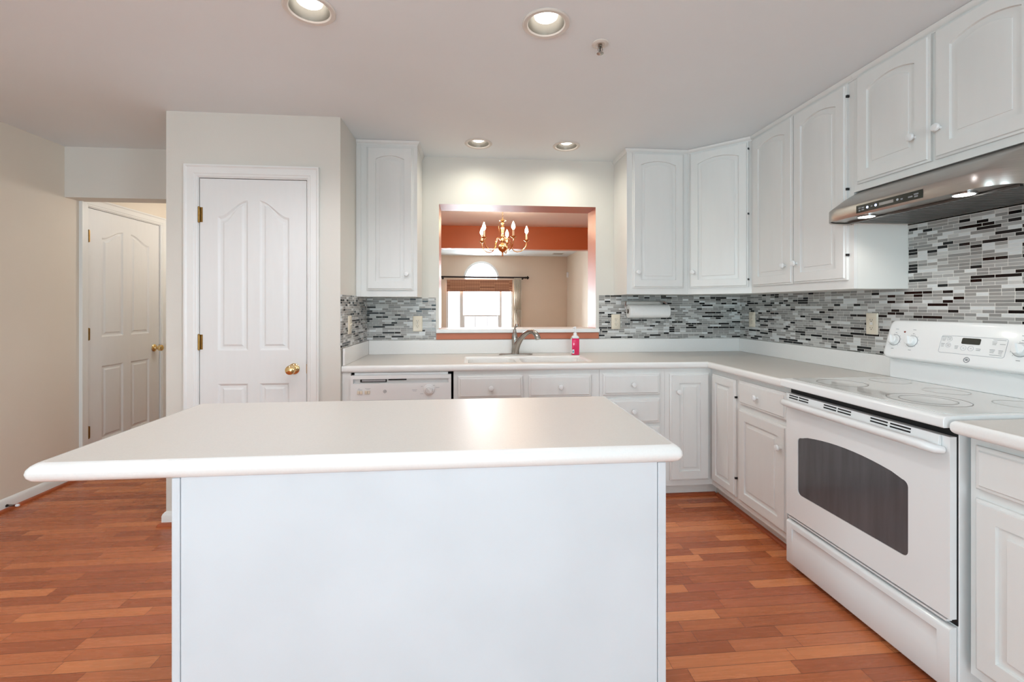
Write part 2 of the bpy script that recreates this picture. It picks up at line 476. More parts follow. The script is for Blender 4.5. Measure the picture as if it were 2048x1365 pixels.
# left wall with the opening of the side door (kitchen and hall)
LD0, LD1, LDZ = 3.645, 4.435, 2.045
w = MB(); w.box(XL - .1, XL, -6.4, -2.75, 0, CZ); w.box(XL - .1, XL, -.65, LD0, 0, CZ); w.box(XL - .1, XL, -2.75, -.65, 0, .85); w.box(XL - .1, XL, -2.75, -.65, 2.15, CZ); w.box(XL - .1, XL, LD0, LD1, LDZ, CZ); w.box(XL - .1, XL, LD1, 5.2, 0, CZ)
struct(w.part('wall_left', mat('greige_warm_bounce', rgb(226, 215, 200), 0.6, noise=0.012, nscale=3, bump=0.15, bscale=180)))  # warm bounce light put into this wall's paint colour
w = MB(); w.box(XR, XR + .1, -6.4, -2.75, 0, CZ); w.box(XR, XR + .1, -.65, YB2, 0, CZ); w.box(XR, XR + .1, -2.75, -.65, 0, .85); w.box(XR, XR + .1, -2.75, -.65, 2.15, CZ)
struct(w.part('wall_right', M_wall))
# rear wall (behind the camera) with an assumed wide glazed opening that lets daylight in
w = MB(); w.box(XL, -1.8, -6.4, -6.3, 0, CZ); w.box(2.0, XR, -6.4, -6.3, 0, CZ); w.box(-1.8, 2.0, -6.4, -6.3, 2.2, CZ)
struct(w.part('wall_rear', M_wall))
pd = sroot('door_assumed', (0.1, -6.35, 0), 'assumed unseen white framed glass patio doors behind the viewer')
m_ = MB()
for x0, x1 in ((-1.8, -1.73), (-.04, .24), (1.93, 2.0)): m_.box(x0, x1, -6.38, -6.32, 0.0, 2.2)
for x0, x1 in ((-1.73, -.04), (.24, 1.93)): m_.box(x0, x1, -6.38, -6.32, 2.12, 2.2); m_.box(x0, x1, -6.38, -6.32, 0, .12)
m_.part('door_frame', M_trim, pd, world=True)
B(-1.73, -.04, -6.355, -6.349, .12, 2.12).part('pane', M_pane, pd, world=True)
B(.24, 1.93, -6.355, -6.349, .12, 2.12).part('pane', M_pane, pd, world=True)
for nm, X, lb in (('added_window_3', XL - .1, 'added unseen window on the left wall behind the viewer, for fill light'), ('added_window_4', XR, 'added unseen window on the right wall behind the viewer, for fill light')):  # both windows are unseen additions that let fill light in
    ws = sroot(nm, (X + .05, -1.7, .85), lb)
    m_ = MB()
    for y0, y1 in ((-2.75, -2.69), (-1.74, -1.66), (-.71, -.65)): m_.box(X + .02, X + .08, y0, y1, .85, 2.15)
    for y0, y1 in ((-2.69, -1.74), (-1.66, -.71)): m_.box(X + .02, X + .08, y0, y1, .85, .91); m_.box(X + .02, X + .08, y0, y1, 2.09, 2.15)
    m_.part('window_frame', M_trim, ws, world=True)
    B(X + .048, X + .052, -2.69, -1.74, .91, 2.09).part('pane', M_pane, ws, world=True)
    B(X + .048, X + .052, -1.66, -.71, .91, 2.09).part('pane', M_pane, ws, world=True)

# partition between kitchen and dining room, with the pass-through (kitchen side greige, dining side terracotta)
OX0, OX1, OZ0, OZ1 = -0.2545, 0.9735, 1.085, 2.067
def partition():
    w = MB()
    for x0, x1, z0, z1 in ((-1.79, OX0, 0, CZ), (OX1, XR, 0, CZ), (OX0, OX1, 0, OZ0), (OX0, OX1, OZ1, CZ)):
        w.m = 0; w.add([(x0, YB, z0), (x1, YB, z0), (x1, YB, z1), (x0, YB, z1)], [(0, 1, 2, 3)])
        w.m = 1; w.add([(x0, YB2, z0), (x1, YB2, z0), (x1, YB2, z1), (x0, YB2, z1)], [(3, 2, 1, 0)])
    w.m = 2
    a, b = YB, YB2
    w.add([(OX0, a, OZ0), (OX0, b, OZ0), (OX0, b, OZ1), (OX0, a, OZ1)], [(0, 1, 2, 3)])
    w.add([(OX1, a, OZ0), (OX1, b, OZ0), (OX1, b, OZ1), (OX1, a, OZ1)], [(3, 2, 1, 0)])
    w.add([(OX0, a, OZ1), (OX1, a, OZ1), (OX1, b, OZ1), (OX0, b, OZ1)], [(0, 1, 2, 3)])
    w.add([(OX0, a, OZ0), (OX1, a, OZ0), (OX1, b, OZ0), (OX0, b, OZ0)], [(3, 2, 1, 0)])
    return struct(w.part('wall_back', [M_wall, M_orange, M_orange_gloss], recalc=False))
partition()
# terracotta board under the sill, white sill on it
struct(B(OX0 - .02, OX1 + .022, 3.428, 3.439, 1.026, 1.074).part('trim_1', M_orange_gloss, bev=.002), 'terracotta strip under the white pass-through sill')
s = MB(); s.box(OX0 - .022, OX1 + .024, 3.405, YB - .001, 1.076, 1.106); s.box(OX0 + .002, OX1 - .002, YB, YB2 + .025, 1.0865, 1.106)
tag(s.part('windowsill', M_trim, bev=.006, seg=3), 'white ledge along the bottom of the pass-through opening', 'sill')

# pantry closet block
CY = 2.774; CX0 = -1.79; CX1 = -.798
w = MB(); w.box(CX0, -1.615, CY, CY + .1, 0, CZ); w.box(-.984, CX1, CY, CY + .1, 0, CZ); w.box(-1.615, -.984, CY, CY + .1, 2.05, CZ)
struct(w.part('wall_closet_front', M_wall))
struct(B(CX1 - .1, CX1, CY + .1, YB, 0, CZ).part('wall_closet_right', M_wall))
struct(B(CX0, CX0 + .1, CY + .1, 5.2, 0, CZ).part('wall_closet_left', M_wall))
struct(B(XL, CX0, 3.46, 3.6, 2.066, CZ).part('wall_header', M_wall))
struct(B(XL - .1, CX0 + .1, 5.2, 5.3, 0, CZ).part('wall_hall_end', M_yellow))
# dining and living room beyond
struct(B(-1.35, -1.25, YB2, 6.36, 0, CZ).part('wall_dining_left', M_orange))
struct(B(XR, XR + .1, YB2, 6.36, 0, CZ).part('wall_dining_right', M_orange))
struct(B(-1.25, XR, 6.36, 6.5, 2.106, CZ).part('wall_dining_header', M_orange))
struct(B(XR, XR + .1, 6.36, 10.1, 0, CZ).part('wall_living_right', M_tan))
struct(B(-2.0, -1.9, 6.36, 10.1, 0, CZ).part('wall_living_left', M_tan))
struct(B(-1.9, -1.35, 6.36, 6.5, 0, CZ).part('wall_living_return', M_tan))

# living room end wall with a rectangular opening and a half-round one above
WX0, WX1, WZ0, WZ1 = -0.585, 0.92, 0.42, 1.86
AC, AR, AZ = 0.205, 0.405, 1.895
def living_back():
    bm = bmesh.new(); y = 10.1
    def loop(pts):
        vs = [bm.verts.new((x, y, z)) for x, z in pts]
        return [bm.edges.new((vs[i], vs[(i + 1) % len(vs)])) for i in range(len(vs))]
    E = loop([(-2.0, 0), (XR + .1, 0), (XR + .1, CZ), (-2.0, CZ)])
    E += loop([(WX0, WZ0), (WX1, WZ0), (WX1, WZ1), (WX0, WZ1)])
    E += loop([(AC + AR * math.cos(PI * i / 28), AZ + AR * math.sin(PI * i / 28)) for i in range(29)])
    bmesh.ops.triangle_fill(bm, edges=E, use_beauty=True)
    r = bmesh.ops.extrude_face_region(bm, geom=bm.faces[:])
    for g in r['geom']:
        if isinstance(g, bmesh.types.BMVert): g.co.y += 0.14
    bmesh.ops.recalc_face_normals(bm, faces=bm.faces)
    me = bpy.data.meshes.new('wall_living_back'); bm.to_mesh(me); bm.free()
    me.materials.append(M_tan)
    o = bpy.data.objects.new('wall_living_back', me); COL.objects.link(o)
    struct(o)
living_back()
wn = sroot('window_1', (0.17, 10.1, WZ0), 'white triple window of the living room with a grille in the lower sash')
f = MB()
for x0, x1 in ((WX0, WX0 + .05), (-.28, -.205), (.615, .665), (WX1 - .04, WX1)): f.box(x0, x1, 10.1, 10.2, WZ0, WZ1)
f.box(WX0, WX1, 10.1, 10.2, WZ0, WZ0 + .05); f.box(WX0, WX1, 10.1, 10.2, WZ1 - .05, WZ1)
f.part('window_frame', M_trim, wn, world=True)
f = MB(); f.box(-.205, .615, 10.12, 10.16, 1.05, 1.085)
f.part('sash_rail', M_trim, wn, world=True)
f = MB()
f.box(-.205, -.17, 10.13, 10.155, WZ0 + .05, 1.05); f.box(.58, .615, 10.13, 10.155, WZ0 + .05, 1.05)
for x in (.065, .335): f.box(x - .008, x + .008, 10.13, 10.155, WZ0 + .05, 1.05)
for z in (.74,): f.box(-.17, .58, 10.13, 10.155, z - .008, z + .008)
f.part('window_grille', M_trim, wn, world=True)
for x0, x1 in ((WX0 + .05, -.28), (-.205, .615), (.665, WX1 - .04)):
    B(x0, x1, 10.165, 10.17, WZ0 + .05, WZ1 - .05).part('pane', M_pane, wn, world=True)
wa = sroot('window_2', (AC, 10.1, AZ), 'white half-round fan window above the shaded triple window')
f = MB()
arc = [(AC + AR * math.cos(PI * i / 32), AZ + AR * math.sin(PI * i / 32)) for i in range(33)]
f.sweep(arc[::-1], [(-.002, -.1), (.045, -.1), (.045, .02), (.03, .024), (-.002, .015)], plane='xz')
f.sweep([(AC + AR, AZ + .012), (AC - AR, AZ + .012)], [(-.012, -.1), (.012, -.1), (.012, -.02), (-.012, -.02)], plane='xz')
for v in range(len(f.v)):
    q = f.v[v]; f.v[v] = (q[0], q[1] + 10.1, q[2])
f.part('window_frame', M_trim, wa, world=True)
f = MB()
for a in (36, 72, 108, 144):
    a = math.radians(a)
    f.tube([(AC + .14 * math.cos(a), 10.15, AZ + .14 * math.sin(a)), (AC + .37 * math.cos(a), 10.15, AZ + .37 * math.sin(a))], .007, 6)
f.tube([(AC + .14 * math.cos(PI * i / 16), 10.15, AZ + .02 + .14 * math.sin(PI * i / 16)) for i in range(17)], .007, 6)
f.part('window_grille', M_trim, wa, world=True)
f = MB(); f.add([(AC + (AR - .01) * math.cos(PI * i / 24), 10.17, AZ + .01 + (AR - .01) * math.sin(PI * i / 24)) for i in range(25)], [tuple(range(25))])
f.part('pane', M_pane, wa, world=True)

# baseboards and floor mouldings
BB = [(0, 0), (.016, 0), (.016, .055), (.012, .066), (.006, .074), (0, .078)]
SH = [(0, 0), (.018, 0), (.017, .008), (.012, .015), (.0, .019)]
def basemould(name, path, label):
    struct(MB().sweep(path, BB).part(name, M_trim), label)
def shoe(name, path, label):
    struct(MB().sweep(path, SH).part(name, M_shoe), label)
# travel so that the room is on the right hand
basemould('baseboard_left', [(XL, -6.2), (XL, 3.582)], 'white baseboard along the long left wall')
shoe('trim_2', [(XL + .016, -6.2), (XL + .016, 3.60)], 'wood shoe moulding at the foot of the left wall')
basemould('baseboard_closet', [(CX0, 5.19), (CX0, CY), (-1.68, CY)], 'white baseboard round the closet corner')
shoe('trim_3', [(CX0 - .016, 5.19), (CX0 - .016, CY - .016), (-1.68, CY - .016)], 'wood shoe moulding round the closet corner')
basemould('baseboard_living', [(XL + 1.05, 10.1), (XR, 10.1)], 'white baseboard under the living room window')

# ------------------------------------------------------------------ interior doors
def sm(t): return t * t * (3 - 2 * t)
def panel_cell(mb, cell, outl, levels, n=16, yb=0.0):
    """cell: flat rectangle x0,x1,z0,z1;  outl = (x0,x1,z0,zs,rise,fn): panel outline with shaped top; levels: (inset, depth)"""
    X0, X1, Z0, Z1 = cell; x0, x1, z0, zs, rise, fn = outl
    def mk(d, y):
        a, b = x0 + d, x1 - d
        top = [(b + (a - b) * i / n, y, zs - d + rise * fn(1 - i / n)) for i in range(n + 1)]
        return [(a, y, z0 + d), (b, y, z0 + d)] + top
    outer = [(X0, yb, Z0), (X1, yb, Z0)] + [(X1 + (X0 - X1) * i / n, yb, Z1) for i in range(n + 1)]
    mb.loops([outer] + [mk(d, yb + y) for d, y in levels])
def room_door(root, W, H, mid, rail, arch_lo, arch_hi, knob_x, knob_z, hinge_zs, casing_w=.07, knob_side=1):
    """local frame: door face at y=0 looking to -y, x from 0 to W"""
    d = MB(); cx = W / 2
    st = W * .165; mul = W * .055
    lev = [(0, 0), (.004, .003), (.012, .008), (.024, .008), (.034, .0035), (.0355, .002)]
    z_lo = (.0, mid); z_hi = (mid, H)
    for x0, x1, a, b, fn in ((0, cx, st, cx - mul, lambda t: sm(t)), (cx, W, cx + mul, W - st, lambda t: sm(1 - t))):
        panel_cell(d, (x0, x1, 0, mid), (a, b, .22, rail[0], 0.0, fn), lev)
        panel_cell(d, (x0, x1, mid, H), (a, b, rail[1], arch_lo, arch_hi - arch_lo, fn), lev)
    d.add([(0, 0, 0), (W, 0, 0), (W, .035, 0), (0, .035, 0), (0, 0, H), (W, 0, H), (W, .035, H), (0, .035, H)],
          [(0, 3, 2, 1), (4, 5, 6, 7), (0, 4, 7, 3), (1, 2, 6, 5), (3, 7, 6, 2)])
    d.part('door_panel', M_door, root, ang=18)
    c = MB(); g = .004
    prof = [(0, -.01), (0, .008), (.006, .013), (.016, .0135), (.02, .017), (casing_w - .016, .018), (casing_w - .008, .024), (casing_w, .024), (casing_w, -.002)]
    # path runs so that 'right of travel' is away from the door
    c.sweep([(W + g + .004, .0), (W + g + .004, H + .008), (-g - .004, H + .008), (-g - .004, 0)], prof, plane='xz')
    c.part('door_casing', M_trim, root)
    j = MB()
    for x0, x1 in ((-g - .0045, -g), (W + g, W + g + .0045)): j.box(x0, x1, -.004, .07, 0, H + .004)
    j.box(-g - .0045, W + g + .0045, -.004, .07, H + .004, H + .0085)
    j.box(-g, W + g, .036, .05, 0, H + .004)
    j.part('door_jamb', M_trim, root)
    for z in hinge_zs:
        h = MB(); h.lathe([(.006, z - .045), (.006, z + .045)], (-.002, -.007, 0), 'z', 10)
        for q in (-.0455, .0455): h.lathe([(.0025, q - .003), (.0045, q), (.0025, q + .003)], (-.002, -.007, z), 'z', 8)
        h.box(-.014, -.002, -.0035, -.001, z - .044, z + .044); h.box(-.002, .016, -.0025, -.0005, z - .044, z + .044)
        h.part('hinge', M_brass_dk, root)
    k = MB()
    k.lathe([(.010, .018), (.011, .03), (.018, .036), (.026, .045), (.0285, .056), (.026, .067), (.016, .074), (0, .075)], (knob_x, 0, knob_z), '-y', 24)
    kk = k.part('door_knob', M_brass, root)
    r = MB(); r.lathe([(.033, 0), (.033, .004), (.028, .009), (.014, .012), (.011, .02)], (knob_x, 0, knob_z), '-y', 28)
    r.part('rosette', M_brass, kk)
    s_ = MB(); s_.box(W - .001, W + .0035, -.0015, .018, knob_z - .028, knob_z + .028)
    s_.part('latch_plate', M_brass_dk, root)

d1 = sroot('door_1', (-1.603, CY, 0.008), 'white arched four-panel closet door with brass knob beside the counter')
room_door(d1, .607, 2.03, .92, (.812, 1.01), 1.805, 1.905, .535, .897, (1.815, 1.445, 1.062)[:1] + (1.062, .3))
d2 = sroot('door_2', (XL, 3.655, 0.008), 'white arched four-panel door in the hall beyond the header', PI / 2)
room_door(d2, .77, 2.025, .92, (.80, 1.03), 1.815, 1.89, .705, .89, (1.81, 1.06, .31))
# ------------------------------------------------------------------ mosaic backsplashes
BS0 = 1.024
def splash(name, x0, x1, y0, y1, z0, z1, m, label, extra=None):
    t = B(x0, x1, y0, y1, z0, z1)
    if extra: t.box(*extra)
    tag(t.part(name, m), label, 'backsplash', 'mosaic tile backsplashes')
splash('tile_backsplash', CX1 + .006, OX0 - .024, YB - .006, YB - .0005, BS0, 1.345, M_tile_x, 'grey and black mosaic tile panel between the closet corner and the pass-through')
splash('tile_backsplash', OX1 + .026, XR - .006, YB - .006, YB - .0005, BS0, 1.367, M_tile_x, 'grey and black mosaic tile panel behind the paper towels')
splash('tile_backsplash', CX1 + .0005, CX1 + .006, CY + .003, YB - .0065, BS0, 1.352, M_tile_y, 'narrow mosaic tile panel on the closet side wall with the switch')
splash('tile_backsplash', XR - .006, XR - .0005, .45, YB - .0005, BS0, 1.37, M_tile_y, 'long mosaic tile panel on the right wall behind the white range',
       (XR - .006, XR - .0005, .45, 2.035, 1.37, 1.70))

# ------------------------------------------------------------------ cabinets
KN = [(.007, 0), (.006, .008), (.009, .012), (.0155, .017), (.0168, .023), (.013, .029), (0, .031)]
def knob(parent, x, z, y=-.02):
    MB().lathe(KN, (x, y, z), '-y', 18).part('knob', M_plastic, parent)
def flat(t): return 0.0
def archf(t):
    q = 2 * t - 1
    return 1 - q * q
def cab_door(root, x0, x1, z0, z1, arch=0.0, kx=None, kz=None, frame=.060, hinges=None, hx=None, name='door'):
    d = MB(); t = .02
    lip = [(x0, 0, z0), (x1, 0, z0), (x1, 0, z1), (x0, 0, z1)]
    n = 16
    def ring(ins, y):
        a, b, c, e = x0 + ins, x1 - ins, z0 + ins, z1 - ins
        return [(a, y, c), (b, y, c)] + [(b + (a - b) * i / n, y, e) for i in range(n + 1)]
    def pan(dd, y):
        a, b = x0 + frame + dd, x1 - frame - dd
        zs = z1 - frame - arch - dd
        top = [(b + (a - b) * i / n, y, zs + arch * (archf(i / n) if arch else 0)) for i in range(n + 1)]
        return [(a, y, z0 + frame + dd), (b, y, z0 + frame + dd)] + top
    L = [ring(0, 0), ring(0, -t + .009), ring(.003, -t + .007), ring(.008, -t + .006), ring(.011, -t),
         pan(0, -t), pan(.0022, -t + .0095), pan(.0052, -t + .0098), pan(.027, -t + .0046), pan(.0278, -t + .0022), pan(.0285, -t + .0018)]
    d.loops(L, True, True)
    o = d.part(name, M_cab, root, ang=25)
    if kx is not None: knob(o, kx, kz)
    if hinges:
        for z in hinges:
            B(hx - .004, hx + .004, -.016, -.002, z - .006, z + .006).part('hinge', M_dark, o)
    return o
def drawer(root, x0, x1, z0, z1, kx=None, kz=None):
    d = MB(); t = .02
    def ring(ins, y): return [(x0 + ins, y, z0 + ins), (x1 - ins, y, z0 + ins), (x1 - ins, y, z1 - ins), (x0 + ins, y, z1 - ins)]
    d.loops([ring(0, 0), ring(0, -t + .009), ring(.004, -t + .006), ring(.012, -t + .005), ring(.016, -t)], True, True)
    o = d.part('drawer', M_cab, root, ang=25)
    if kx is not None: knob(o, kx, kz)
    return o
def carcass(root, W, D, z0, z1, toe=True, frame=True):
    b = MB()
    b.box(0, W, .019, D, z0, z1)
    b.part('body', M_cabin, root)
    MB().box(0, W, 0, .0185, z0, z1).part('face_frame', M_cab, root)
    if toe:
        B(0, W, .075, .09, 0, z0 - .0005).part('toe_kick', M_cabin, root)
CROWN = [(0, 0), (.003, 0), (.004, .006), (.009, .010), (.015, .019), (.0175, .028), (0, .028)]
def crown(root, path):
    MB().sweep(path, [(o, CZ - .0295 + h) for o, h in CROWN]).part('crown_molding', M_cab, root)

BT = .872       # top of base carcasses
YF = 2.815      # face of the base cabinets on the back wall (doors stand 2 cm proud of it)
# --- back run
fl = thing('filler_panel', 'narrow white filler stile between closet wall and dishwasher', 'filler panel', (CX1 + .001, YF, 0))
B(CX1 + .001, -.7445, YF - .01, YF + .01, .1, BT).part('stile', M_cab, fl, world=True, bev=.002)
B(CX1 + .001, -.7445, YF + .07, YF + .085, 0, .099).part('toe_kick', M_cabin, fl, world=True)

c = thing('sink_base_cabinet', 'white base cabinet under the sink with two false drawer fronts', 'cabinet', (-.118, YF, 0))
W = .938
# open-topped carcass so that the sink bowls hang free inside it
b_ = MB(); b_.box(0, .018, .019, .6, .1, BT); b_.box(W - .018, W, .019, .6, .1, BT); b_.box(.018, W - .018, .019, .6, .1, .118); b_.box(.018, W - .018, .59, .6, .118, BT)
b_.part('body', M_cabin, c)
MB().box(0, W, 0, .0185, .1, BT).part('face_frame', M_cab, c)
B(0, W, .075, .09, 0, .0995).part('toe_kick', M_cabin, c)
drawer(c, .028, .437, .70, .84, .236, .766)
drawer(c, .475, .882, .70, .84, .679, .766)
cab_door(c, .028, .445, .135, .665, 0, .40, .60)
cab_door(c, .467, .882, .135, .665, 0, .51, .60)

c = thing('drawer_base_cabinet', 'white base cabinet with a stack of drawers, left of the corner cabinet', 'cabinet', (.8215, YF, 0))
carcass(c, .436, .6, .1, BT)
for z0, z1 in ((.705, .843), (.52, .678), (.335, .495), (.135, .31)):
    drawer(c, .02, .4, z0, z1, .218, (z0 + z1) / 2)

# --- corner cabinet with two doors meeting in the corner
XFr = 1.585     # face of the base cabinets on the right wall
c = thing('corner_base_cabinet', 'white corner base cabinet with two narrow doors meeting in the inner corner', 'cabinet', (1.2585, YF, 0))
b = MB(); b.box(1.2585, XFr, YF + .019, YB - .001, .1, BT); b.box(XFr + .019, XR - .001, 2.5155, YB - .001, .1, BT)
b.part('body', M_cabin, c, world=True)
ff = MB(); ff.box(1.2585, XFr + .0185, YF, YF + .0185, .1, BT); ff.box(XFr, XFr + .0185, 2.5155, YF - .0005, .1, BT)
ff.part('face_frame', M_cab, c, world=True)
tk = MB(); tk.box(1.2585, XFr + .09, YF + .075, YF + .09, 0, .0995); tk.box(XFr + .075, XFr + .09, 2.5155, YF + .0745, 0, .0995)
tk.part('toe_kick', M_cabin, c, world=True)
cab_door(c, .032, .299, .137, .838, 0, .082, .722)
# second leaf on the right-hand run, built in its own turned frame then baked
def turned(parent, loc, rz):
    h = thing('tmp', 't', 't', loc, rz)
    return h
def bake_children(h, parent):
    """re-parent the children of a turned helper frame to the real thing"""
    Mh = mtx(h); Mp = mtx(parent)
    T = Mp.inverted() @ Mh
    for o in [q for q in COL.objects if q.parent == h]:
        todo = [o] + [q for q in COL.objects if q.parent == o]
        for q in todo:
            q.data.transform(T); q.data.update(); XF[q.name] = Mp
        o.parent = parent
    XF.pop(h.name); bpy.data.objects.remove(h)
h = turned(c, (XFr, YF - .0225, 0), -PI / 2)
cab_door(h, .0, .262, .137, .838, 0, frame=.05, hinges=(.25, .735), hx=.262)
bake_children(h, c)

c = thing('base_cabinet', 'white base cabinet with one drawer over a door, left of the range', 'cabinet', (XFr, 2.515, 0), -PI / 2)
carcass(c, .440, .59, .1, BT)
drawer(c, .018, .42, .705, .845, .2, .775)
cab_door(c, .018, .42, .135, .675, 0, .385, .56, frame=.06)

c = thing('base_cabinet', 'white base cabinet right of the range at the frame edge', 'cabinet', (1.598, 1.290, 0), -PI / 2)
carcass(c, .80, .575, .1, BT)
drawer(c, .022, .40, .705, .842, .21, .775); drawer(c, .42, .78, .705, .842, .6, .775)
cab_door(c, .022, .40, .135, .675, 0, .36, .56, frame=.06); cab_door(c, .42, .78, .135, .675, 0, .46, .56, frame=.06)

shoe('trim_4', [(1.647, YF + .0745), (-.13, YF + .0745)][::-1], 'wood shoe moulding along the toe kicks under the sink')
shoe('trim_5', [(XFr + .0745, YF + .056), (XFr + .0745, 2.076)], 'wood shoe moulding along the toe kick left of the range')

# --- upper cabinets
YU = 3.142; XU = 1.882; UT = CZ - .004
c = thing('wall_cabinet', 'narrow white wall cabinet with an arched door beside the closet', 'cabinet', (CX1 + .001, YU, 1.348))
W = .414; d = YB - .001 - YU; z0 = 0; z1 = UT - 1.348
B(0, W, .019, d, z0, z1).part('body', M_cabin, c)
MB().box(0, W, 0, .0185, z0, z1).part('face_frame', M_cab, c)
B(.0, .032, -.006, -.0005, z0, z1 - .031).part('filler_strip', M_cab, c)
cab_door(c, .073, .387, .045, 1.035, .024, .344, .155)
m_ = MB(); m_.sweep([(0, 0), (W, 0), (W, d)], [(o, CZ - 1.348 - .0295 + hh) for o, hh in CROWN]); m_.part('crown_molding', M_cab, c)

ZR = 1.369; AX = 1.583
c = thing('wall_cabinet', 'white wall cabinet with one arched door above the paper towels', 'cabinet', (1.121, YU, ZR))
W = AX - 1.121 - .0005; z1 = UT - ZR
B(0, W, .019, d, 0, z1).part('body', M_cabin, c)
MB().box(0, W, 0, .0185, 0, z1).part('face_frame', M_cab, c)
cab_door(c, .04, .422, .045, 1.03, .028, .073, .158)
m_ = MB(); m_.sweep([(0, d), (0, 0), (W, 0)], [(o, CZ - ZR - .0295 + hh) for o, hh in CROWN]); m_.part('crown_molding', M_cab, c)

YD = 2.843
L45 = math.hypot(XU - AX, YU - YD)
c = thing('wall_cabinet', 'white corner wall cabinet set diagonally with a wide arched door', 'cabinet', (AX, YU, ZR), -PI / 4)
b = MB(); b.prism([(AX + .014, YU + .014), (XU + .014, YD + .014), (XR - .001, YD + .014), (XR - .001, YB - .001), (AX + .014, YB - .001)][::-1], ZR, UT, 'xy')
b.part('body', M_cabin, c, world=True)
MB().box(.0, L45, 0, .0185, 0, z1).part('face_frame', M_cab, c)
cab_door(c, .018, L45 - .018, .045, 1.03, .028, .046, .16, frame=.058, hinges=(.095, .54, .98), hx=L45 - .018)
m_ = MB(); m_.sweep([(0, 0), (L45, 0)], [(o, CZ - ZR - .0295 + hh) for o, hh in CROWN]); m_.part('crown_molding', M_cab, c)

YH = 2.036
c = thing('wall_cabinet', 'white wall cabinet with two tall arched doors, left of the range hood', 'cabinet', (XU, YD, ZR), -PI / 2)
W = YD - YH; d2_ = XR - .001 - XU
B(.0, W, .019, d2_, 0, z1).part('body', M_cabin, c)
MB().box(0, W, 0, .0185, 0, z1).part('face_frame', M_cab, c)
cab_door(c, .03, .402, .045, 1.03, .028, .348, .155)
cab_door(c, .408, .776, .045, 1.03, .028, .44, .16, hinges=(.17, .5, .965), hx=.779)
m_ = MB(); m_.sweep([(0, 0), (W, 0)], [(o, CZ - ZR - .0295 + hh) for o, hh in CROWN]); m_.part('crown_molding', M_cab, c)

ZO = 1.845
c = thing('wall_cabinet', 'short white wall cabinet with two arched doors above the range hood', 'cabinet', (XU, YH - .0005, ZO), -PI / 2)
W = .775; zz = UT - ZO
B(.0, W, .019, d2_, 0, zz).part('body', M_cabin, c)
MB().box(0, W, 0, .0185, 0, zz).part('face_frame', M_cab, c)
cab_door(c, .028, .378, .032, .555, .028, .318, .152)
cab_door(c, .396, .746, .032, .555, .028, .422, .152)
m_ = MB(); m_.sweep([(0, 0), (W, 0)], [(o, CZ - ZO - .0295 + hh) for o, hh in CROWN]); m_.part('crown_molding', M_cab, c)

# ------------------------------------------------------------------ countertops
CT0, CT1 = .8725, .917
def slab(name, cells_x, cells_y, keep, z0, z1, round_edges, parent=None, width=.017):
    """grid slab with chosen cells, selected outer edges rounded over"""
    bm = bmesh.new(); V = {}
    def vert(i, j):
        if (i, j) not in V: V[(i, j)] = bm.verts.new((cells_x[i], cells_y[j], z0))
        return V[(i, j)]
    for i in range(len(cells_x) - 1):
        for j in range(len(cells_y) - 1):
            if keep(i, j):
                bm.faces.new((vert(i, j), vert(i + 1, j), vert(i + 1, j + 1), vert(i, j + 1)))
    r = bmesh.ops.extrude_face_region(bm, geom=bm.faces[:])
    for g in r['geom']:
        if isinstance(g, bmesh.types.BMVert): g.co.z = z1
    bmesh.ops.recalc_face_normals(bm, faces=bm.faces)
    es = []
    for e in bm.edges:
        a, b = e.verts
        if len(e.link_faces) == 2 and abs(e.link_faces[0].normal.dot(e.link_faces[1].normal)) < .5 and round_edges((a.co + b.co) / 2, (a.co - b.co).normalized()):
            es.append(e)
    bmesh.ops.bevel(bm, geom=es, offset=width, segments=6, profile=.5, affect='EDGES', clamp_overlap=True)
    me = bpy.data.meshes.new(name)
    bm.normal_update()
    for f in bm.faces: f.material_index = 0 if f.normal.z > .8 else 1
    bm.to_mesh(me); bm.free()
    me.materials.append(M_counter); me.materials.append(M_edge)
    me.shade_smooth(); me.set_sharp_from_angle(angle=math.radians(30))
    o = bpy.data.objects.new(name, me); COL.objects.link(o)
    if parent is not None:
        Mi = mtx(parent).inverted(); me.transform(Mi); o.parent = parent; XF[o.name] = mtx(parent)
    return o
YN = 2.790; XN = 1.540           # front edges
ct = thing('countertop', 'speckled white L-shaped countertop with moulded double sink along back and right walls', 'countertop', (.7, 3.1, CT0))
gx = [CX1 + .002, -.045, .79, XN, XR - .002]; gy = [2.074, YN, 2.885, 3.235, YB - .002]
def keep(i, j):
    if j == 0: return i == 3
    if i == 1 and j == 2: return False
    return True
def redge(c, d):
    if abs(d.z) > .9: return False
    if abs(c.y - YN) < 1e-4 and c.x < XN: return True
    if abs(c.x - XN) < 1e-4 and c.y < YN: return True
    if gx[1] - 1e-3 < c.x < gx[2] + 1e-3 and gy[2] - 1e-3 < c.y < gy[3] + 1e-3 and c.z > CT1 - .001: return True
    return False
slab('worktop', gx, gy, keep, CT0, CT1, redge, ct)
u = MB()
u.box(CX1 + .022, XR - .022, YB - .022, YB - .0075, CT1, BS0 - .001)
u.box(CX1 + .007, CX1 + .0215, YN + .004, YB - .0075, CT1, BS0 - .001)
u.box(XR - .0215, XR - .0075, 2.074, YB - .0075, CT1, BS0 - .001)
u.part('backsplash_lip', M_edge, ct, world=True, bev=.003)
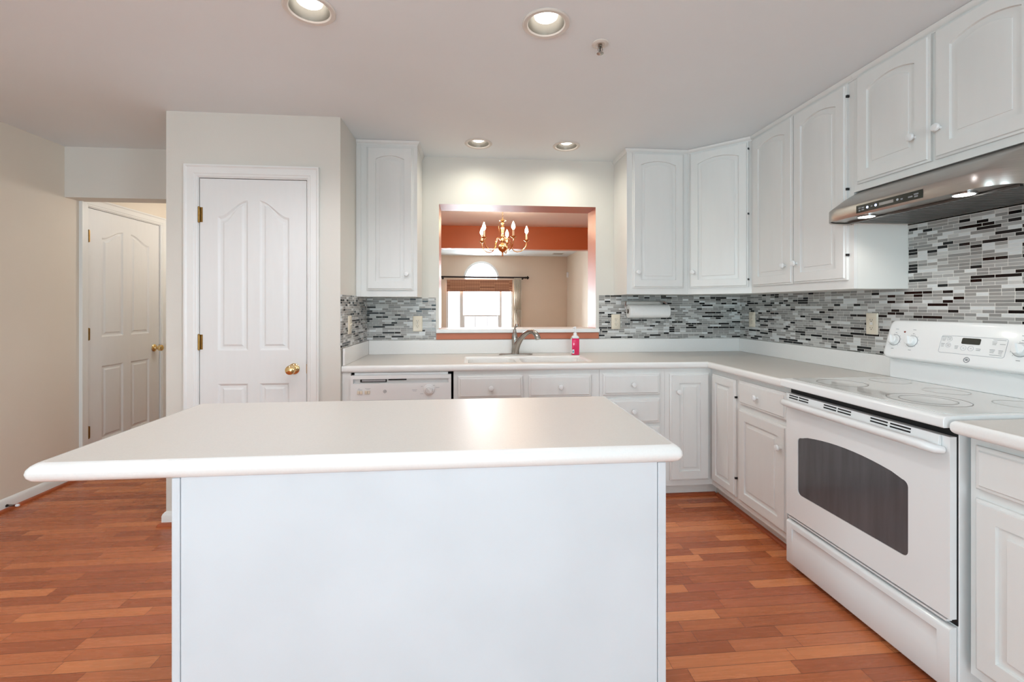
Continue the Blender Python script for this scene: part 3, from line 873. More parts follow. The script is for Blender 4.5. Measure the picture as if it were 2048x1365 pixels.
def basin(x0, x1, y0, y1, z0, z1, r=.05):
    b = MB(); Ls = []
    for ins, z, rr in ((0, z1, r), (.006, z1 - .03, r), (.012, z0 + .03, r * .9), (.03, z0 + .006, r * .8), (.06, z0, r * .6)):
        Ls.append([(p[0], p[1], z) for p in rrect(x0 + ins, x1 - ins, y0 + ins, y1 - ins, rr, 6)])
    b.loops(Ls, False, True)
    out = []
    for ins, z, rr in ((-.008, z1, r), (-.002, z0 + .02, r), (.02, z0 - .008, r * .8)):
        out.append([(p[0], p[1], z) for p in rrect(x0 + ins, x1 - ins, y0 + ins, y1 - ins, rr, 6)])
    b.loops(out, False, True)
    for k in range(28):   # rim joining inner and outer shells
        pass
    return b
for x0, x1, z0 in ((-.03, .298, .73), (.336, .775, .725)):
    bs = basin(x0, x1, 2.90, 3.22, z0, .9)
    o = bs.part('sink_bowl', M_edge, ct, world=True, recalc=False)
    MB().lathe([(.042, z0 + .0005), (.042, z0 + .004), (.03, z0 + .004), (.026, z0 - .002)], ((x0 + x1) / 2, 3.08, 0), 'z', 24).part('drain', M_chrome, o, world=True)
# rim of the sink: deck around and between the bowls, a little below the worktop
def sink_deck():
    bm = bmesh.new()
    def loop(pts):
        vs = [bm.verts.new((x, y, .9)) for x, y in pts]
        return [bm.edges.new((vs[i], vs[(i + 1) % len(vs)])) for i in range(len(vs))]
    E = loop([(gx[1] - .012, gy[2] - .012), (gx[2] + .012, gy[2] - .012), (gx[2] + .012, gy[3] + .012), (gx[1] - .012, gy[3] + .012)])
    E += loop(rrect(-.03, .298, 2.90, 3.22, .05)); E += loop(rrect(.336, .775, 2.90, 3.22, .05))
    bmesh.ops.triangle_fill(bm, edges=E, use_beauty=True)
    bmesh.ops.recalc_face_normals(bm, faces=bm.faces)
    for f_ in bm.faces:
        if f_.normal.z < 0: f_.normal_flip()
    me = bpy.data.meshes.new('sink_deck'); bm.to_mesh(me); bm.free(); me.materials.append(M_edge)
    me.transform(mtx(ct).inverted())
    o = bpy.data.objects.new('sink_deck', me); COL.objects.link(o); o.parent = ct; XF[o.name] = mtx(ct)
sink_deck()

ct2 = thing('countertop', 'short speckled white countertop right of the range', 'countertop', (1.85, .9, CT0))
slab('worktop', [XN - .012, XR - .002], [.48, 1.294], lambda i, j: True, CT0, CT1, lambda c, d: abs(d.z) < .9 and (abs(c.x - XN + .012) < 1e-4 or abs(c.y - 1.294) < 1e-4), ct2)
B(XR - .0215, XR - .0075, .48, 1.294, CT1, BS0 - .001).part('backsplash_lip', M_edge, ct2, world=True, bev=.003)

# ------------------------------------------------------------------ kitchen island
isl = thing('kitchen_island', 'large white kitchen island base in the foreground with plain painted panel', 'kitchen island', (-.1, 1.43, 0))
IX0, IX1, IY0, IY1 = -.715, .508, 1.128, 1.745
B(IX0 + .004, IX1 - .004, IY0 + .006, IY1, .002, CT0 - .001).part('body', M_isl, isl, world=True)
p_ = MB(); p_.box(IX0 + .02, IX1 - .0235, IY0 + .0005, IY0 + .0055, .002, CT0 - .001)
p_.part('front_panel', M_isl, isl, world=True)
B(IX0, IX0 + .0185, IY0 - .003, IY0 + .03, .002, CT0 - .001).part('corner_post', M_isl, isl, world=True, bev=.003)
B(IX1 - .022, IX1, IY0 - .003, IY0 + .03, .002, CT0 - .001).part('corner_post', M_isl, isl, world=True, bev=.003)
TX0, TX1, TY0, TY1 = -1.028, .550, 1.107, 1.778
def island_top():
    L = []
    n = 8; r = (CT1 - CT0) / 2
    for k in range(n + 1):
        a = -PI / 2 + PI * k / n
        ins = r - r * math.cos(a); z = CT0 + r + r * math.sin(a)
        L.append([(p[0], p[1], z) for p in rrect(TX0 + ins, TX1 - ins, TY0 + ins, TY1 - ins, .014, 5)])
    m = MB(); m.m = 1
    m.loops(L[:-1] + [L[-1]], True, False)
    m.m = 0; m.add(L[-1], [tuple(range(len(L[-1])))])
    m.m = 0
    return m.part('island_countertop', [M_counter, M_edge], None, ang=50)
tag(island_top(), 'speckled white worktop of the island with rounded edges and left overhang', 'countertop')

# ------------------------------------------------------------------ dishwasher
dw = thing('dishwasher', 'white dishwasher with dial and almond buttons under the counter', 'dishwasher', (-.436, YF, 0))
D0, D1 = -.742, -.132
B(D0 + .004, D1 - .004, YF, YF + .57, .1, .862).part('body', M_black, dw, world=True)
B(D0 + .002, D1 - .002, YF - .018, YF - .0005, .1, .692).part('door', M_plastic, dw, world=True, bev=.004)
B(D0 + .01, D1 - .01, YF + .05, YF + .06, 0.002, .0995).part('toe_kick', M_dark, dw, world=True)
yp = YF - .026
cp = MB()
# control panel with a recessed handle pocket along its top
cp.box(D0, D1, yp, YF - .0005, .703, .806)
cp.box(D0, D1, yp - .004, YF - .0005, .834, .856)
cp.box(D0, D0 + .016, yp - .002, YF - .0005, .806, .834); cp.box(D1 - .016, D1, yp - .002, YF - .0005, .806, .834)
cp.box(D0 + .016, D1 - .016, yp + .016, YF - .0005, .806, .834)
cpo = cp.part('control_panel', M_plastic, dw, world=True, bev=.002)
sl = MB(); sl.box(D0 + .055, D0 + .215, yp + .011, yp + .0155, .812, .83); sl.box(D0 + .225, D0 + .335, yp + .011, yp + .0155, .823, .834)
sl.part('handle_recess', M_black, cpo, world=True)
st = MB(); st.box(D0 + .066, D0 + .208, yp + .008, yp + .0105, .8175, .829)
st.part('recess_strip', M_lgrey, cpo, world=True)
tb = MB(); tb.box(D0 + .02, D1 - .02, YF - .01, YF + .005, .8575, .8705)
tb.part('mounting_strip', M_plastic, dw, world=True)
for x in (-.685, -.640):
    for q in (0, .0165):
        B(x - .0165 + q, x - .0015 + q, yp - .006, yp - .0003, .743, .763).part('button', M_cream, cpo, world=True, bev=.0015)
pr = MB()
for x0, x1, z in ((-.697, -.685, .774), (-.700, -.671, .768), (-.655, -.622, .776), (-.648, -.628, .770), (-.372, -.340, .764), (-.366, -.345, .757),
                  (-.318, -.305, .784), (-.322, -.302, .738), (-.228, -.205, .776), (-.245, -.232, .789)):
    pr.box(x0, x1, yp - .0006, yp - .0002, z - .0012, z + .0012)
imprint(cpo, pr, M_lgrey)
def ge_badge(parent, x, y, z, r, ax):
    g = MB()
    n = 24
    def P_(a, b, k):
        return (x + a, y - k, z + b) if ax == 'y' else (x - k, y - a, z + b)
    for rr, t in ((r, r * .11),):
        g.tube([P_(rr * math.cos(2 * PI * i / n), rr * math.sin(2 * PI * i / n), .0006) for i in range(n + 1)], t, 6)
    # two script letters, looped strokes
    sc = r * .62
    G = [(.05, .45), (-.3, .6), (-.62, .3), (-.6, -.2), (-.3, -.45), (.0, -.2), (.02, .1), (-.25, .05)]
    Ee = [(.15, .0), (.5, .1), (.62, .4), (.4, .55), (.18, .25), (.2, -.25), (.45, -.5), (.75, -.25)]
    for S in (G, Ee): g.tube([P_(sc * a, sc * b, .0006) for a, b in S], r * .09, 6)
    for k in range(4):
        a0 = PI / 4 + k * PI / 2
        g.tube([P_(r * .78 * math.cos(a0 + q), r * .78 * math.sin(a0 + q), .0006) for q in (-.3, 0, .3)], r * .07, 6)
    return g.part('emblem', M_grey, parent, world=True)
ge_badge(cpo, -.536, yp, .757, .0088, 'y')
dl = MB(); dl.lathe([(.034, 0), (.034, .003), (.031, .006), (.024, .007), (.022, .014), (.02, .016), (0, .016)], (-.268, yp, .763), '-y', 32)
for s_ in (1,):
    a = math.radians(-45); ca, sa = math.cos(a), math.sin(a)
    pts = [(-.021, -.004), (.021, -.004), (.021, .004), (-.021, .004)]
    q = [(-.268 + px * ca - pz * sa, .763 + px * sa + pz * ca) for px, pz in pts]
    dl.prism(q, yp - .021, yp - .010)
dl.part('dial', M_plastic, cpo, world=True)

# ------------------------------------------------------------------ range
RY0, RY1 = 1.303, 2.066; RC = (RY0 + RY1) / 2
rg = thing('range', 'white freestanding electric range with glass cooktop on the right wall', 'range', (1.85, RC, 0))
bd = MB(); bd.box(1.575, 2.15, RY0 + .003, RY1 - .003, .03, .885)
bd.part('body', M_enamel, rg, world=True, bev=.004)
bk = MB(); bk.box(1.5705, 1.5745, RY0 + .004, RY1 - .004, .24, .8868)
bk.part('front_gap_shade', M_black, rg, world=True)  # black sheet painting the shade in the gap behind the door
# cooktop
ck = MB(); prof = []
x0 = 1.516
ck.prism([(x0, .890), (x0 + .004, .887), (2.1, .887), (2.1, .925), (x0 + .012, .925), (x0 + .004, .921), (x0, .914)], RY0, RY1, 'xz')
cko = ck.part('cooktop', M_enamel, rg, world=True, bev=.0025)
gl = MB(); gl.prism([(p[0], p[1]) for p in rrect(1.555, 2.092, RY0 + .02, RY1 - .014, .03)], .9252, .927, 'xy')
glo = gl.part('glass_surface', M_cook, cko, world=True)
def annulus(m, cx, cy, r0, r1, z, n=48, z0=.9272):
    a = [(cx + r1 * math.cos(2 * PI * i / n), cy + r1 * math.sin(2 * PI * i / n), z0) for i in range(n)]
    b = [(cx + r0 * math.cos(2 * PI * i / n), cy + r0 * math.sin(2 * PI * i / n), z0) for i in range(n)]
    c_ = [(p[0], p[1], z0 + .0002) for p in b]; d_ = [(p[0], p[1], z0 + .0002) for p in a]
    m.loops([a, b, c_, d_, a], False, False)
for cx, cy, rr in ((1.70, 1.905, (.098,)), (1.72, 1.535, (.122, .085)), (1.972, 1.935, (.079,)), (1.965, 1.68, (.075,)), (1.975, 1.425, (.079,))):
    e = MB()
    for r in rr: annulus(e, cx, cy, r - .003, r, 0)
    e.part('burner_ring', M_ringdk if cy > 1.5 and cx < 1.8 else M_ring, glo, world=True)
# backguard
bg_ = MB(); bg_.box(2.097, 2.17, RY0 + .006, RY1 - .006, .9255, 1.05)
bgo = bg_.part('backguard_riser', M_enamel, rg, world=True, bev=.004)
TB = Vector((2.056, 0, 1.030)); TT = Vector((2.112, 0, 1.215)); tl = (TT - TB).length
ta = math.atan2(TT.x - TB.x, TT.z - TB.z)
def gpt(y, s_, o):
    """point on the leaning panel: y along the wall, s_ up the slope, o out towards the room"""
    return (TB.x + s_ * math.sin(ta) - o * math.cos(ta), y, TB.z + s_ * math.cos(ta) + o * math.sin(ta))
pn = MB()
Ls = []
for ins, o in ((.006, -.055), (0, -.04), (0, -.010), (.003, -.004), (.009, -.0008), (.016, 0)):
    Ls.append([gpt(RY1 - q[0], q[1], o) for q in rrect(ins, RY1 - RY0 - ins, ins, tl - ins, .03 - ins * .6, 6)])
pn.loops(Ls, True, True)
pno = pn.part('control_panel', M_enamel, rg, world=True, ang=50)
def zs(z): return (z - TB.z) / math.cos(ta)
def disc_on(m, y, s_, o0, prof, n=28):
    Lp = []
    for r, o in prof:
        Lp.append([gpt(y + r * math.cos(2 * PI * i / n), s_ + r * math.sin(2 * PI * i / n), o0 + o) for i in range(n)])
    m.loops(Lp, False, True)
for y in (RC + .333, RC + .247, RC - .174, RC - .262, RC - .338):
    k = MB(); s_ = zs(1.115)
    disc_on(k, y, s_, 0, [(.026, 0), (.026, .002), (.0235, .005), (.0225, .006), (.021, .018), (.018, .021), (.001, .021)])
    a = math.radians(70)
    ca, sa = math.cos(a), math.sin(a)
    def gq(px, ps, o): return gpt(y + px * ca - ps * sa, s_ + px * sa + ps * ca, o)
    A = [gq(-.021, -.0045, .02), gq(.021, -.0045, .02), gq(.021, .0045, .02), gq(-.021, .0045, .02)]
    Bq = [gq(-.019, -.003, .029), gq(.019, -.003, .029), gq(.019, .003, .029), gq(-.019, .003, .029)]
    k.loops([A, Bq], True, True)
    ko = k.part('knob', M_plastic, pno, world=True)
    rs = MB()
    n = 36
    pts = [gpt(y + .0275 * math.cos(2 * PI * i / n), s_ + .0275 * math.sin(2 * PI * i / n), .0004) for i in range(n + 1)]
    rs.tube(pts, .0009, 5)
    for i in range(10):
        aa = math.radians(-50 + i * 31)
        p0 = gpt(y + .031 * math.cos(aa), s_ + .031 * math.sin(aa), .0003); p1 = gpt(y + .034 * math.cos(aa), s_ + .034 * math.sin(aa), .0003)
        rs.tube([p0, p1], .0007, 4)
    for dy, ds, w_ in ((0, .037, .008), (0, .056, .014), (0, -.043, .013)):
        q = [gpt(y + dy + sgn * w_ / 2, s_ + ds, .0002) for sgn in (1, -1)]
        rs.tube(q, .0011, 4)
    imprint(pno, rs, M_grey)
def plate(m, y0, y1, z0, z1, o0, o1, r=.004):
    q = rrect(-y1, -y0, zs(z0), zs(z1), r, 5)
    m.loops([[gpt(-p[0], p[1], o0) for p in q], [gpt(-p[0], p[1], o1) for p in q]], False, True)
kp = MB(); q = rrect(-(RC + .118), -(RC - .128), zs(1.078), zs(1.152), .008, 5)
kp.tube([gpt(-p[0], p[1], .0004) for p in q + q[:1]], .0009, 5)
imprint(pno, kp, M_lgrey)
dsp = MB(); plate(dsp, RC - .036, RC + .034, 1.121, 1.146, .0002, .0016, .005)
dsp.part('display', M_lcd, pno, world=True)
kb = MB()
for y, z in ((RC + .084, 1.138), (RC + .084, 1.111), (RC - .006, 1.104), (RC + .022, 1.104)):
    n = 20
    kb.tube([gpt(y + .0105 * math.cos(2 * PI * i / n), zs(z) + .0105 * math.sin(2 * PI * i / n), .0004) for i in range(n + 1)], .0006, 5)
imprint(pno, kb, M_lgrey)
tx = MB()
for y, z, nl, w_ in ((RC + .107, 1.136, 3, .017), (RC + .107, 1.111, 3, .014), (RC + .084, 1.138, 2, .012), (RC + .084, 1.111, 2, .012), (RC + .05, 1.105, 3, .014),
                     (RC - .034, 1.102, 2, .017), (RC - .085, 1.133, 3, .017), (RC - .113, 1.130, 1, .018), (RC - .083, 1.101, 3, .018), (RC - .112, 1.099, 3, .015),
                     (RC + .098, 1.147, 1, .04), (RC - .1, 1.146, 1, .044), (RC - .098, 1.086, 1, .042), (RC - .006, 1.104, 1, .006), (RC + .022, 1.104, 1, .006)):
    for i in range(nl):
        zz_ = z + (nl - 1) * .0028 - i * .0056
        ww = w_ * (1 - .12 * ((i * 7) % 3))
        tx.tube([gpt(y + ww / 2, zs(zz_), .0002), gpt(y - ww / 2, zs(zz_), .0002)], .0009, 4)
imprint(pno, tx, M_grey)
dt = MB(); disc_on(dt, RC + .292, zs(1.157), 0, [(.0045, 0), (.0045, .001), (.001, .0015)], 16)
dt.part('indicator_light', M_red, pno, world=True)
# emblem on the leaning panel
em = MB(); n = 24; r = .0105; cy_, cs_ = RC - .002, zs(1.056)
def ep(a, b, o=.0006): return gpt(cy_ - a, cs_ + b, o)
em.tube([ep(r * math.cos(2 * PI * i / n), r * math.sin(2 * PI * i / n)) for i in range(n + 1)], .0014, 6)
for S in ([(.05, .45), (-.3, .6), (-.62, .3), (-.6, -.2), (-.3, -.45), (.0, -.2), (.02, .1), (-.25, .05)],
          [(.15, .0), (.5, .1), (.62, .4), (.4, .55), (.18, .25), (.2, -.25), (.45, -.5), (.75, -.25)]):
    em.tube([ep(r * .66 * a, r * .66 * b) for a, b in S], .001, 6)
em.part('emblem', M_grey, pno, world=True)
# oven door with the window cut in it
def oven_door():
    x0 = 1.545; y0, y1 = RY0 + .005, RY1 - .005; z0, z1 = .262, .856
    wy0, wy1 = 1.447, 1.985
    def hole(ins):
        r = .022; pts = []
        a0, b0, zl = wy0 + ins, wy1 - ins, .385 + ins
        zt = lambda y: .652 + .032 * (1 - ((y - (wy0 + wy1) / 2) / ((wy1 - wy0) / 2)) ** 2) - ins
        for i in range(6): a = -PI / 2 - PI / 2 * i / 5; pts.append((a0 + r + r * math.cos(a), zl + r + r * math.sin(a)))
        for i in range(6): a = PI - PI / 2 * i / 5; pts.append((a0 + r + r * math.cos(a), zt(a0) - r + .006 + r * math.sin(a)))
        for i in range(1, 12):
            y = a0 + r + (b0 - a0 - 2 * r) * i / 12; pts.append((y, zt(y) + .006))
        for i in range(6): a = PI / 2 - PI / 2 * i / 5; pts.append((b0 - r + r * math.cos(a), zt(b0) - r + .006 + r * math.sin(a)))
        for i in range(6): a = 0 - PI / 2 * i / 5; pts.append((b0 - r + r * math.cos(a), zl + r + r * math.sin(a)))
        return pts
    bm = bmesh.new()
    def loop(pts):
        vs = [bm.verts.new((x0, y, z)) for y, z in pts]
        return [bm.edges.new((vs[i], vs[(i + 1) % len(vs)])) for i in range(len(vs))]
    E = loop([(y0, z0), (y1, z0), (y1, z1), (y0, z1)]) + loop(hole(0))
    bmesh.ops.triangle_fill(bm, edges=E, use_beauty=True)
    rr = bmesh.ops.extrude_face_region(bm, geom=bm.faces[:])
    for g in rr['geom']:
        if isinstance(g, bmesh.types.BMVert): g.co.x += .024
    bmesh.ops.recalc_face_normals(bm, faces=bm.faces)
    me = bpy.data.meshes.new('oven_door'); bm.to_mesh(me); bm.free()
    me.materials.append(M_enamel); me.transform(mtx(rg).inverted())
    o = bpy.data.objects.new('oven_door', me); COL.objects.link(o); o.parent = rg; XF[o.name] = mtx(rg)
    g = MB(); g.prism(hole(.0005), x0 + .003, x0 + .008, 'yz')
    g.part('oven_window', M_glassdk, o, world=True)
    return o
od = oven_door()
vt = MB()
vt.prism([(1.530, .812), (1.5445, .806), (1.5445, .857), (1.537, .857)], RY0 + .03, RY1 - .03, 'xz')
vto = vt.part('vent_trim', M_plastic, od, world=True, bev=.002)
for ya, yb in ((2.027, 1.970), (1.963, 1.905), (1.815, 1.748), (1.740, 1.675), (1.586, 1.515), (1.505, 1.428)):
    for z in (.8495, .8385):
        x = 1.530 + (z - .812) / .055 * .008
        MB().box(x - .0008, x + .001, yb, ya, z - .0027, z + .0027).part('vent_slot', M_black, vto, world=True)
hd = MB()
ya, yb = RY1 - .014, RY0 + .022
pts = [(1.540, ya, .81), (1.518, ya - .006, .812), (1.506, ya - .035, .816)]
pts += [(1.506, ya - .035 + (yb - ya + .07) * i / 10, .816) for i in range(1, 10)]
pts += [(1.506, yb + .035, .816), (1.518, yb + .006, .812), (1.540, yb, .81)]
hd.tube(pts, [.012, .015, .0165] + [.0165] * 9 + [.0165, .015, .012], 14, sx=1.0)
hd.part('oven_handle', M_plastic, od, world=True, ang=60)
rim = MB(); rim.box(1.549, 1.570, RY0 + .02, RY1 - .012, .247, .2535)
rim.part('door_seal', M_plastic, od, world=True)
# storage drawer with a moulded pull
dr = MB()
x0 = 1.545; ya, yb = RY0 + .006, RY1 - .006
dr.prism([(x0 + .012, .234), (x0 + .002, .230), (x0 - .001, .222), (x0 - .001, .203), (x0 + .006, .199), (x0 + .010, .193), (x0 + .004, .16), (x0, .13), (x0, .03), (x0 + .004, .024), (x0 + .025, .024), (x0 + .025, .234)], ya + .04, yb - .035, 'xz')
for y0_, y1_ in ((ya, ya + .04), (yb - .035, yb)):
    dr.prism([(x0 + .012, .234), (x0 + .002, .230), (x0 - .001, .222), (x0, .13), (x0, .03), (x0 + .004, .024), (x0 + .025, .024), (x0 + .025, .234)], y0_, y1_, 'xz')
dr.part('storage_drawer', M_enamel, rg, world=True, ang=50)
for y in (RY0 + .06, RY1 - .045):
    for x in (1.592, 2.08):
        MB().lathe([(.018, 0.0005), (.018, .012), (.008, .014), (.008, .03)], (x, y, 0), 'z', 14).part('foot', M_dark, rg, world=True)

# ------------------------------------------------------------------ range hood
hd_ = thing('range_hood', 'stainless steel range hood with round lamps under the short wall cabinet', 'range hood', (1.95, 1.68, 1.686))
HY0, HY1 = 1.302, 2.05; HX = 1.712
def hood_loop(x0, y0, y1, z, r, n=8):
    pts = [(XR - .0075, y0, z)]
    for i in range(n + 1):
        a = -PI / 2 - PI / 2 * i / n; pts.append((x0 + r + r * math.cos(a), y0 + r + r * math.sin(a), z))
    for i in range(n + 1):
        a = PI - PI / 2 * i / n; pts.append((x0 + r + r * math.cos(a), y1 - r + r * math.sin(a), z))
    pts.append((XR - .0075, y1, z))
    return pts
h = MB()
h.loops([hood_loop(HX + .006, HY0 + .006, HY1 - .006, 1.690, .085), hood_loop(HX + .001, HY0, HY1, 1.686, .09), hood_loop(HX, HY0, HY1, 1.690, .09), hood_loop(HX, HY0, HY1, 1.738, .09), hood_loop(HX + .003, HY0 + .002, HY1 - .002, 1.743, .09),
         hood_loop(1.80, HY0 + .006, HY1 - .006, 1.796, .06), hood_loop(1.888, HY0 + .012, HY1 - .015, 1.8415, .02)], False, True)
ho = h.part('canopy', M_steel, hd_, world=True, ang=40)
B(1.90, XR - .01, HY0 + .016, HY1 - .02, 1.8418, 1.8445).part('top_gap_shade', M_black, hd_, world=True)  # black strip standing in for shade between hood and cabinet
un = MB()
lp = hood_loop(HX + .006, HY0 + .006, HY1 - .006, 1.694, .085)
un.add(lp, [tuple(range(len(lp)))])
uo = un.part('underside', M_steel, hd_, world=True)
bf = MB()
ny = 26
for i in range(ny):
    y = HY0 + .05 + (HY1 - HY0 - .1) * i / ny
    w_ = (HY1 - HY0 - .1) / ny
    bf.prism([(y, 1.6935), (y + w_ * .25, 1.6865), (y + w_ * .62, 1.6865), (y + w_ * .86, 1.6935)], 1.845, XR - .03, 'yz')
bf.part('baffle_filter', M_baffle, hd_, world=True)
B(1.832, 1.8448, HY0 + .03, HY1 - .03, 1.6845, 1.6935).part('filter_frame', M_baffle, hd_, world=True, bev=.001)
for y in (1.868, 1.466):
    l = MB(); l.lathe([(.036, 0), (.036, .004), (.031, .005)], (1.788, y, 1.693), '-z', 28)
    l.part('lamp_ring', M_chrome, hd_, world=True)
    l = MB(); l.lathe([(.031, .004), (.0305, .0055), (.001, .0055)], (1.788, y, 1.693), '-z', 28)
    l.part('lamp_lens', E_hood, hd_, world=True)
    L_ = bpy.data.lights.new('hood_lamp', 'SPOT'); L_.energy = 2.0; L_.spot_size = math.radians(150); L_.spot_blend = .6; L_.color = (1, .96, .9); L_.shadow_soft_size = .03
    lo = bpy.data.objects.new('hood_lamp', L_); COL.objects.link(lo); lo.location = (1.788, y, 1.682)
pl = MB(); pl.box(HX - .0015, HX + .002, 1.545, 1.839, 1.6965, 1.7295)
plo = pl.part('control_strip', M_lcd, hd_, world=True)
ic = MB()
for y, z, w_ in ((1.822, 1.717, .012), (1.822, 1.706, .009), (1.805, 1.716, .014), (1.805, 1.707, .014), (1.762, 1.713, .009), (1.593, 1.711, .018), (1.570, 1.717, .018), (1.570, 1.708, .014), (1.628, 1.711, .009)):
    ic.box(HX - .0021, HX - .0016, y - w_ / 2, y + w_ / 2, z - .003, z + .003)
imprint(plo, ic, M_grey)
ic = MB(); ic.box(HX - .0021, HX - .0016, 1.663, 1.727, 1.7065, 1.7185)
ic.part('readout', M_ring, plo, world=True)
for y in (1.783, 1.743):
    MB().lathe([(.0052, 0), (.0048, .0008), (.0005, .001)], (HX - .0016, y, 1.713), '-x', 16).part('indicator_light', E_led, plo, world=True)
MB().lathe([(.005, 0), (.0046, .0008), (.0005, .001)], (HX - .0016, 1.646, 1.713), '-x', 16).part('button', M_lgrey, plo, world=True)

# ------------------------------------------------------------------ faucet, soap
FX, FY = .325, 3.32
fa = thing('faucet', 'brushed nickel single-handle kitchen faucet behind the sink', 'faucet', (FX, FY, CT1))
e = MB(); q = [(FX + p[0], FY + p[1]) for p in rrect(-.127, .127, -.03, .03, .0295, 10)]
qi = [(FX + p[0], FY + p[1]) for p in rrect(-.12, .12, -.024, .024, .0235, 10)]
e.loops([[(p[0], p[1], CT1 + .0005) for p in q], [(p[0], p[1], CT1 + .006) for p in q], [(p[0], p[1], CT1 + .010) for p in qi]], True, True)
e.part('base_plate', M_nickel, fa, world=True, ang=50)
bd = MB(); bd.lathe([(.0275, .926), (.0255, .95), (.0225, .975), (.0225, 1.0), (.0245, 1.03), (.0235, 1.05), (.019, 1.07), (.0145, 1.085), (.012, 1.094), (.010, 1.1), (.012, 1.104), (.0105, 1.108), (.006, 1.112), (0, 1.113)], (FX - .008, FY, 0), 'z', 24)
bd.part('body', M_nickel, fa, world=True, ang=60)
sp = MB()
pts = [(FX - .002, FY - .002, .927), (FX + .001, FY - .006, .962), (FX + .012, FY - .020, 1.0), (FX + .032, FY - .044, 1.04), (FX + .058, FY - .075, 1.073), (FX + .085, FY - .108, 1.094), (FX + .108, FY - .138, 1.098), (FX + .126, FY - .162, 1.085)]
sp.tube(pts, [.0275, .0265, .0245, .0215, .018, .0165, .0165, .018], 16)
spo = sp.part('spout', M_nickel, fa, world=True, ang=60)
hd = MB(); hd.tube([(FX + .118, FY - .152, 1.092), (FX + .132, FY - .168, 1.078), (FX + .141, FY - .180, 1.055), (FX + .143, FY - .183, 1.046)], [.0185, .021, .021, .019], 16)
hd.part('spray_head', M_nickel, spo, world=True, ang=60)
lv = MB(); lv.tube([(FX - .008, FY, 1.110), (FX - .006, FY - .002, 1.120), (FX + .000, FY - .01, 1.132), (FX + .010, FY - .02, 1.138)], [.007, .0075, .010, .011], 12)
lv.lathe([(.012, 0), (.013, .012), (.009, .018), (0, .019)], (FX + .006, FY - .016, 1.134), 'z', 14)
lv.part('lever_handle', M_nickel, fa, world=True, ang=60)

SX, SY = .768, 3.272
so = thing('soap_bottle', 'square pump bottle of pink hand soap beside the sink', 'soap bottle', (SX, SY, CT1))
b = MB()
for_l = []
for ins, z in ((.004, CT1 + .0005), (0, CT1 + .004), (0, CT1 + .118), (.003, CT1 + .124)):
    for_l.append([(SX + p[0], SY + p[1], z) for p in rrect(-.028 + ins, .028 - ins, -.024 + ins, .024 - ins, .008, 4)])
b.loops(for_l, True, True); b.part('liquid', M_soap, so, world=True, ang=50)
b = MB(); Ls = []
for ins, z, r in ((.003, CT1 + .1245, .008), (.001, CT1 + .132, .008), (.006, CT1 + .14, .008), (.014, CT1 + .146, .008)):
    Ls.append([(SX + p[0], SY + p[1], z) for p in rrect(-.028 + ins, .028 - ins, -.024 + ins * .8, .024 - ins * .8, r, 4)])
b.loops(Ls, True, True); b.part('shoulder', M_clear, so, world=True, ang=50)
b = MB(); b.lathe([(.013, .1465), (.0135, .16), (.009, .166), (.0045, .168), (.0045, .196), (.0085, .198), (.0085, .21), (.004, .212), (0, .212)], (SX, SY, CT1), 'z', 18)
b.tube([(SX, SY, CT1 + .205), (SX - .014, SY - .012, CT1 + .205), (SX - .021, SY - .018, CT1 + .199)], [.0055, .005, .004], 8)
b.part('pump', M_label, so, world=True, ang=50)
b = MB(); b.box(SX - .0268, SX - .012, SY - .0246, SY - .0242, CT1 + .012, CT1 + .042)
lb = b.part('paper_label', M_label, so, world=True)
B(SX - .0245, SX - .0145, SY - .0250, SY - .0247, CT1 + .018, CT1 + .034).part('label_print', M_blue, lb, world=True)
b = MB(); b.box(SX - .0288, SX - .0284, SY - .02, SY + .02, CT1 + .012, CT1 + .128)
b.part('side_label', M_label, so, world=True)

# ------------------------------------------------------------------ paper towels
ph = thing('paper_towel_holder', 'steel wall-mounted paper towel holder on the mosaic tile', 'paper towel holder', (1.36, 3.43, 1.31))
m_ = MB(); m_.box(1.178, 1.518, 3.424, 3.4335, 1.290, 1.322)
m_.box(1.178, 1.518, 3.36, 3.4235, 1.319, 1.322)
m_.part('mount_plate', M_steel, ph, world=True, bev=.0015)
RYc, RZc = 3.372, 1.242
for x, xx in ((1.192, 1.184), (1.552, 1.552)):
    a = MB()
    a.tube([(1.2 if x < 1.3 else 1.505, 3.385, 1.3185), (1.195 if x < 1.3 else 1.53, 3.380, 1.300), (x, 3.374, 1.27), (x, RYc, RZc)], .0055, 10)
    a.lathe([(.016, -.004), (.018, 0), (.016, .004)], (x, RYc, RZc), 'x', 18)
    a.part('arm', M_chrome, ph, world=True)
m_ = MB(); m_.tube([(1.194, RYc, RZc), (1.55, RYc, RZc)], .006, 10); m_.part('rod', M_chrome, ph, world=True)
r_ = MB()
prof = [(.020, 1.212), (.020, 1.536), (.050, 1.536), (.0515, 1.532), (.0515, 1.216), (.050, 1.212), (.020, 1.212)]
r_.lathe(prof, (0, RYc, RZc), 'x', 40, cap=False)
